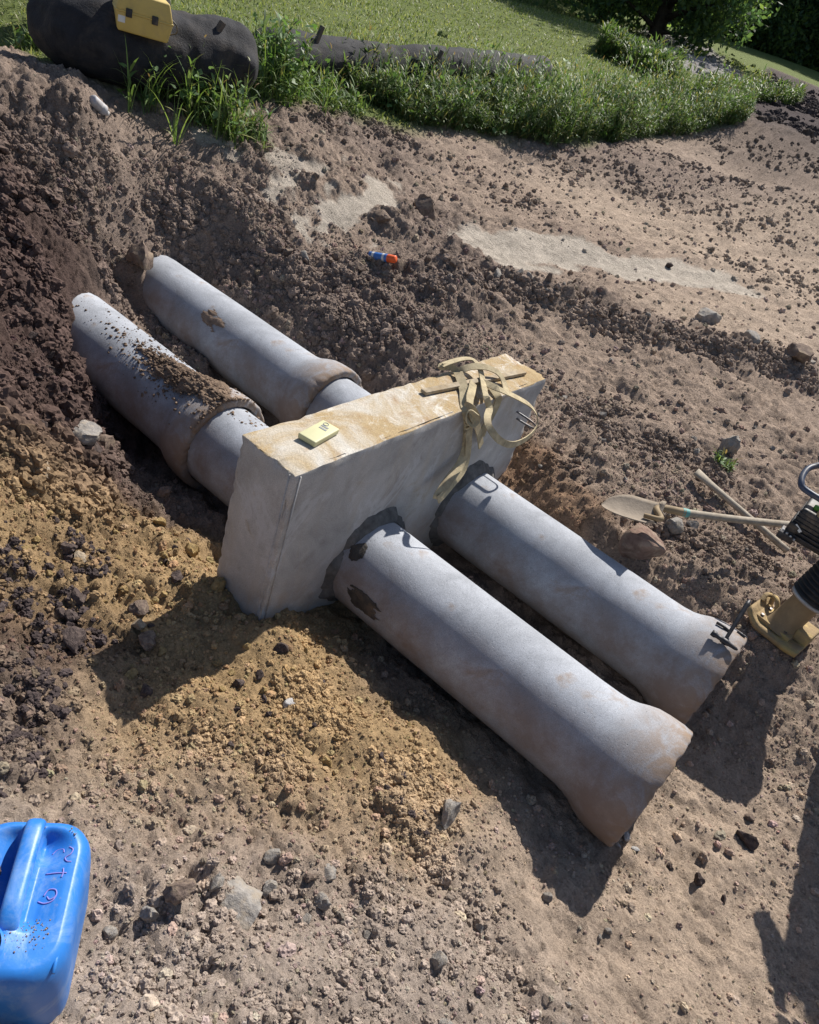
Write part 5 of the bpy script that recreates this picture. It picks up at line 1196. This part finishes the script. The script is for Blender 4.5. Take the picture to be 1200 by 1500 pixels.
def broad_leaves(name, xy, h, r0, r1, parent=None):
    '''heart shaped leaves held at random heights'''
    n = len(xy); c = np.stack([xy[:, 0], xy[:, 1], zat(xy[:, 0], xy[:, 1]) + h * RNG.uniform(.15, 1.05, n)], -1) + RNG.normal(0, .05, (n, 3)) * A([1, 1, .5])
    nrm = rdir(n, .1, 1.1); ax_ = np.cross(nrm, RNG.normal(size=(n, 3))); ax_ /= np.linalg.norm(ax_, axis=1)[:, None]; bx_ = np.cross(nrm, ax_); r_ = RNG.uniform(r0, r1, n)
    sh_ = A([(0, -.15, 0), (.55, -.65, .08), (.95, -.2, .16), (.75, .45, .10), (0, 1.15, -.12), (-.75, .45, .10), (-.95, -.2, .16), (-.55, -.65, .08)])
    V = c[:, None] + r_[:, None, None] * (sh_[None, :, 0:1] * bx_[:, None] + sh_[None, :, 1:2] * ax_[:, None] + sh_[None, :, 2:3] * nrm[:, None])
    of = (np.arange(n) * 8)[:, None]; T = np.concatenate([of + A([[0, a, b]]) for a, b in ((1, 2), (2, 3), (3, 4), (4, 5), (5, 6), (6, 7))])
    return fast_mesh(name, V.reshape(-1, 3), T, parent, M['leaf'], True, np.repeat(leafcol(n, A([[.09, .17, .05], [.13, .22, .075], [.17, .26, .12]])), 8, axis=0))
def in_band(front, depth, n, pw=1.0):
    """random xy in a band behind a polyline of ground pixels"""
    P_ = A([gp(*p) for p in front]); L_ = np.concatenate([[0], np.cumsum(np.linalg.norm(np.diff(P_, axis=0), axis=1))]); s = RNG.uniform(0, L_[-1], n)
    x = np.interp(s, L_, P_[:, 0]); y = np.interp(s, L_, P_[:, 1]); d = np.stack([x - CC[0], y - CC[1]], -1); d /= np.linalg.norm(d, axis=1)[:, None]
    dep = np.interp(s / L_[-1], np.linspace(0, 1, len(depth)), depth); j = RNG.uniform(0, 1, n) ** pw
    w = .42 * fbm(s * 1.1, s * 0 + 3., 4, 8)
    return np.stack([x, y], -1) + d * (dep * j + w)[:, None], s / L_[-1], j
WEEDY = A([[.10, .17, .050], [.13, .20, .065], [.08, .145, .05], [.16, .22, .085], [.12, .165, .085], [.22, .22, .09]])
GREENS = WEEDY
WB = ((470, 118), (560, 158), (620, 180), (690, 195), (760, 206), (830, 212), (900, 208), (960, 200), (1030, 195), (1090, 178))
xy, s, j = in_band(WB, (.5, 1.2, 2.0, 2.8, 3.4, 3.6, 3.6, 3.6, 3.0, 2.0), 3600, 1.25)
cl = 1 + .55 * fbm(xy[:, 0] * 1.1, xy[:, 1] * 1.1, 3, 71) + .3 * perlin(xy[:, 0] * 4, xy[:, 1] * 4, 31)
k = RNG.uniform(0, 1, len(xy)) < np.clip(cl * 1.05 - .1 - .35 * j, .1, 1); xy, s, j, cl = xy[k], s[k], j[k], cl[k]
cl = cl * np.clip(1.0 + .9 * perlin(xy[:, 0] * .8, xy[:, 1] * .8, 19), .45, 1.6)
hh = (.14 + .52 * RNG.uniform(0, 1, len(xy)) ** 1.7) * np.interp(s, [0, .15, .5, .8, 1], [.7, 1.0, 1.1, 1.1, .8]) * cl
wb = blade_mesh('weed_band', weeds(xy, hh, 15, .017, .14, heads=.35), M['leaf']); 
kb = RNG.integers(0, len(xy), 3600); tag(broad_leaves('weed_leaves', xy[kb], hh[kb], .018, .042), 'broad leaves of the weeds among the band of grasses', 'weeds', kind='stuff')
xy2, s2, j2 = in_band(WB, (.5, 1.2, 2.0, 2.8, 3.4, 3.6, 3.6, 3.6, 3.0, 2.0), 420)
wisp = blade_mesh('seed_stalks', weeds(xy2, RNG.uniform(.45, .85, len(xy2)) * np.interp(s2, [0, .3, 1], [.7, 1, .9]), 3, .010, .16, heads=1.0), M['leaf']); tag(wisp, 'thin seeding grass stalks standing above the weed band', 'weeds', kind='stuff')
tag(wb, 'dense band of tall green weeds and grasses along the field edge', 'weeds', kind='stuff')
xy, s, j = in_band(((1010, 160), (1060, 152), (1110, 150), (1165, 155)), (2, 3, 4, 1.5), 1000)
wb2 = blade_mesh('weed_strip', weeds(xy, (.18 + .40 * RNG.uniform(0, 1, len(xy)) ** 1.6) * (1 + .5 * fbm(xy[:, 0] * .5, xy[:, 1] * .5, 2, 7)), 12, .035, .22, heads=.6), M['leaf']); tag(wb2, 'strip of tall seeding weeds reaching beside the dark ploughed soil', 'weeds', kind='stuff')
xy, s, j = in_band(((872, 80), (920, 100), (985, 122)), (1.5, 3, 3.5), 900)
wb3 = blade_mesh('weed_patch', weeds(xy, (.14 + .42 * RNG.uniform(0, 1, len(xy)) ** 1.8) * (1 + .6 * fbm(xy[:, 0] * .5, xy[:, 1] * .5, 2, 17)), 12, .045, .26, heads=.6), M['leaf']); tag(wb3, 'yellowish weeds on the bank below the large tree', 'weeds', kind='stuff')
def plant(name, label, px, py, n, rad, h, ll, lw, broad=0, cat='weed clump'):
    g = bhit(px, py); t = thing(name, label, cat, (g[0], g[1], float(zat(g[0], g[1]))))
    xy = A([g[0], g[1]]) + RNG.normal(0, rad, (n, 2)); hv = h * RNG.uniform(.5, 1.1, n); parts = weeds(xy, hv, 7, lw, ll, heads=.6)
    nb_ = n * 5; b0 = np.stack([*(xy[RNG.integers(0, n, nb_)] + RNG.normal(0, .03, (nb_, 2))).T, np.zeros(nb_)], -1); b0[:, 2] = zat(b0[:, 0], b0[:, 1])
    parts.append(blades(b0, rdir(nb_, .05, .7), RNG.uniform(.5, 1.0, nb_) * h * 1.15, RNG.uniform(.009, .016, nb_), RNG.uniform(.8, 2.4, nb_), leafcol(nb_, A([[.15, .23, .06], [.20, .27, .09], [.12, .19, .06]])), 5))
    o = blade_mesh('blades', parts, M['leaf'], t); o.location = tuple(-A(t.location))
    if broad:
        k = RNG.integers(0, n, broad); o = broad_leaves('broad_leaves', xy[k], hv[k], .022, .05, t); o.location = tuple(-A(t.location))
    return t
plant('weed_clump', 'leafy clump of grass and broadleaf weeds in front of the thick black sock', 285, 168, 55, .24, .52, .16, .022, 190)
plant('weed_clump', 'tall broadleaf weeds growing at the rounded end of the thick black sock', 402, 140, 50, .17, .62, .14, .024, 320)
plant('weed_clump', 'low spiky grass spilling onto the brown dirt below the thick sock', 345, 188, 30, .18, .24, .13, .02, 0)
plant('weed_clump', 'low green grass at the start of the long weed band', 470, 140, 40, .22, .26, .13, .02, 10)
plant('weed_clump', 'small green weeds at the foot of the black sock beside the bare slope', 78, 70, 30, .16, .20, .10, .022, 25)
plant('seedling', 'tiny green seedling sprouting between clods beside the bluish stone', 1046, 684, 4, .02, .09, .06, .012, 3, 'seedling')
plant('seedling', 'tiny green sprout below the bluish stone', 1058, 694, 4, .02, .08, .06, .012, 0, 'seedling')
# mown field
n = 90000; az = RNG.uniform(math.radians(16), math.radians(75), n); dist = 6.5 * (45 / 6.5) ** (RNG.uniform(0, 1, n) ** .85)
x = CC[0] + dist * np.cos(az); y = CC[1] + dist * np.sin(az); k = fat(GG, x, y) > .55; x, y, dist = x[k], y[k], dist[k]
pt = .5 + fbm(x * .35, y * .35, 3, 91); b0 = np.stack([x, y, zat(x, y) - .005], -1)
cg = leafcol(len(x), A([[.17, .21, .075], [.21, .24, .09], [.13, .175, .06], [.28, .28, .14]]), .3)
fld = blade_mesh('field_grass', [blades(b0, rdir(len(x), .2, 1.2), RNG.uniform(.025, .06, len(x)) * (1 + dist / 24) * (.7 + .7 * pt), .008 * (1 + dist / 9), RNG.uniform(.3, 1.6, len(x)), cg, 2)], M['grass'])
tag(fld, 'short mown grass of the sloping field', 'grass', kind='stuff')

# ------------------------------------------------------------------ trees
def leaf_cloud(c, rad, n, size, pal, dens_shell=.55):
    v = RNG.normal(size=(n, 3)); v /= np.linalg.norm(v, axis=1)[:, None]; r = RNG.uniform(0, 1, n) ** dens_shell
    p = c + v * r[:, None] * rad
    a = RNG.normal(size=(n, 3)); a /= np.linalg.norm(a, axis=1)[:, None]; b = np.cross(a, RNG.normal(size=(n, 3))); b /= np.linalg.norm(b, axis=1)[:, None]; s = size * RNG.uniform(.6, 1.4, n)[:, None]
    V = np.stack([p - a * s, p + b * s * .5, p + a * s, p - b * s * .5], 1).reshape(-1, 3)
    return V, np.repeat(leafcol(n, pal, .3), 4, axis=0)
def tree_meshes(h, spread, seed, low=.05, nclump=46, per=210, leaf=.17):
    r = np.random.default_rng(seed); parts = [tube_data(spline([(0, 0, -.3), (.05 * r.normal(), .05, h * .2), (.2 * r.normal(), .2 * r.normal(), h * .5), (.3 * r.normal(), .3 * r.normal(), h * .85)], 5), np.linspace(.03 * h, .006 * h, 16), 9)]
    V = []; C = []
    for k in range(nclump):
        z = h * (low + (1 - low) * (k + .5) / nclump); prof = math.sin(math.pi * min(1, (z / h * .82 + .18))) ** .6; a = r.uniform(0, 6.28); rad = spread * prof * r.uniform(.35, 1.0)
        c = A([rad * math.cos(a), rad * math.sin(a), z])
        if k % 3 == 0: parts.append(tube_data(spline([(0, 0, max(.4, z - .22 * rad - .3)), c * A([.5, .5, 0]) + A([0, 0, z - .1 * rad]), c], 3), np.linspace(.010 * h, .002 * h, 7), 6))
        cl = spread * r.uniform(.22, .42); v, cc = leaf_cloud(c, A([cl, cl, cl * .8]), per, leaf, A([[.07, .12, .055], [.10, .16, .065], [.14, .20, .065], [.08, .14, .085]]))
        V.append(v); C.append(cc)
    V = np.concatenate(V); C = np.concatenate(C); F = np.arange(len(V)).reshape(-1, 4)
    tv, tf = merge(parts); return (tv, tf), (V, F, C)
def tree(label, px, py, dist, h, spread, seed, low=.05, leaf=.17, nclump=46, per=210):
    g = atd(px, py, dist); g[2] = float(zat(g[0], g[1])); t = thing('tree', label, 'tree', tuple(g))
    (tv, tf), (V, F, C) = tree_meshes(h, spread, seed, low, nclump, per, leaf)
    mesh('trunk', tv, tf, t, M['bark']); fast_mesh('crown', V, F, t, M['tree_leaf'], True, np.clip(C, 0, 1)); return t
def tree_copy(src, label, px, py, dist, sc, rz):
    g = atd(px, py, dist); g[2] = float(zat(g[0], g[1])); t = src.copy(); COL.objects.link(t); t['label'] = label; t.location = tuple(g); t.scale = (sc,) * 3; t.rotation_euler = (0, 0, rz)
    for ch in [c for c in bpy.data.objects if c.parent == src]:
        c = ch.copy(); COL.objects.link(c); c.parent = t; c.matrix_parent_inverse.identity()
    return t
TG = 'trees along the far side of the field'
t1 = tree('large spreading tree overhanging the field with a low trunk in view', 885, 30, 44, 13, 6.0, 1, .07, .13, 90, 420)
t2 = tree('tree with drooping sunlit branch tips over the weedy bank', 965, 40, 40, 12, 4.6, 2, .05, .12, 80, 420)
t3 = tree('dark dense tree behind the gravel track', 1060, 55, 82, 17, 7.5, 3, .01, .19, 90, 420)
tree_copy(t3, 'tall dark tree rising behind the pale far field strip', 1120, 75, 86, 1.05, 1.3)
tree_copy(t3, 'dark tree beside the end of the pale far field strip', 1180, 95, 88, 1.0, 2.6)
tree_copy(t3, 'dark tree standing beyond the ploughed soil', 1235, 115, 86, 1.1, 4.1)
tree_copy(t3, 'deep green tree filling the gap behind the drooping tree', 1010, 40, 88, 1.0, 5.0)
tree_copy(t1, 'broad tree shading the top of the field', 800, 0, 52, 1.0, 2.0)
tree_copy(t3, 'dark tree far behind the broad field tree', 930, 15, 84, 1.0, .5)
tree_copy(t3, 'dark tree in the second row behind the far field', 1090, 60, 104, 1.15, 3.3)
tree_copy(t3, 'dark tree in the second row beside the field end', 1150, 80, 106, 1.15, 2.2)
tree_copy(t3, 'dark tree in the second row past the ploughed soil', 1210, 100, 106, 1.2, .9)
tree_copy(t1, 'leafy tree casting shade on the upper field', 720, -20, 60, 1.0, .7)
# pale stones along the weedy bank
for i, (px, py, w) in enumerate(((888, 70, 14), (900, 74, 12), (912, 78, 13), (925, 84, 10), (945, 92, 10), (957, 97, 9), (968, 101, 12), (978, 105, 9), (895, 68, 9))):
    rock_at(px, py - 2, w * 1.4, 'rock_white', i % 5, 'pale stone in the line of riprap along the weedy bank', 'stone', 'riprap_stone', group='riprap along the bank', sink=.3)
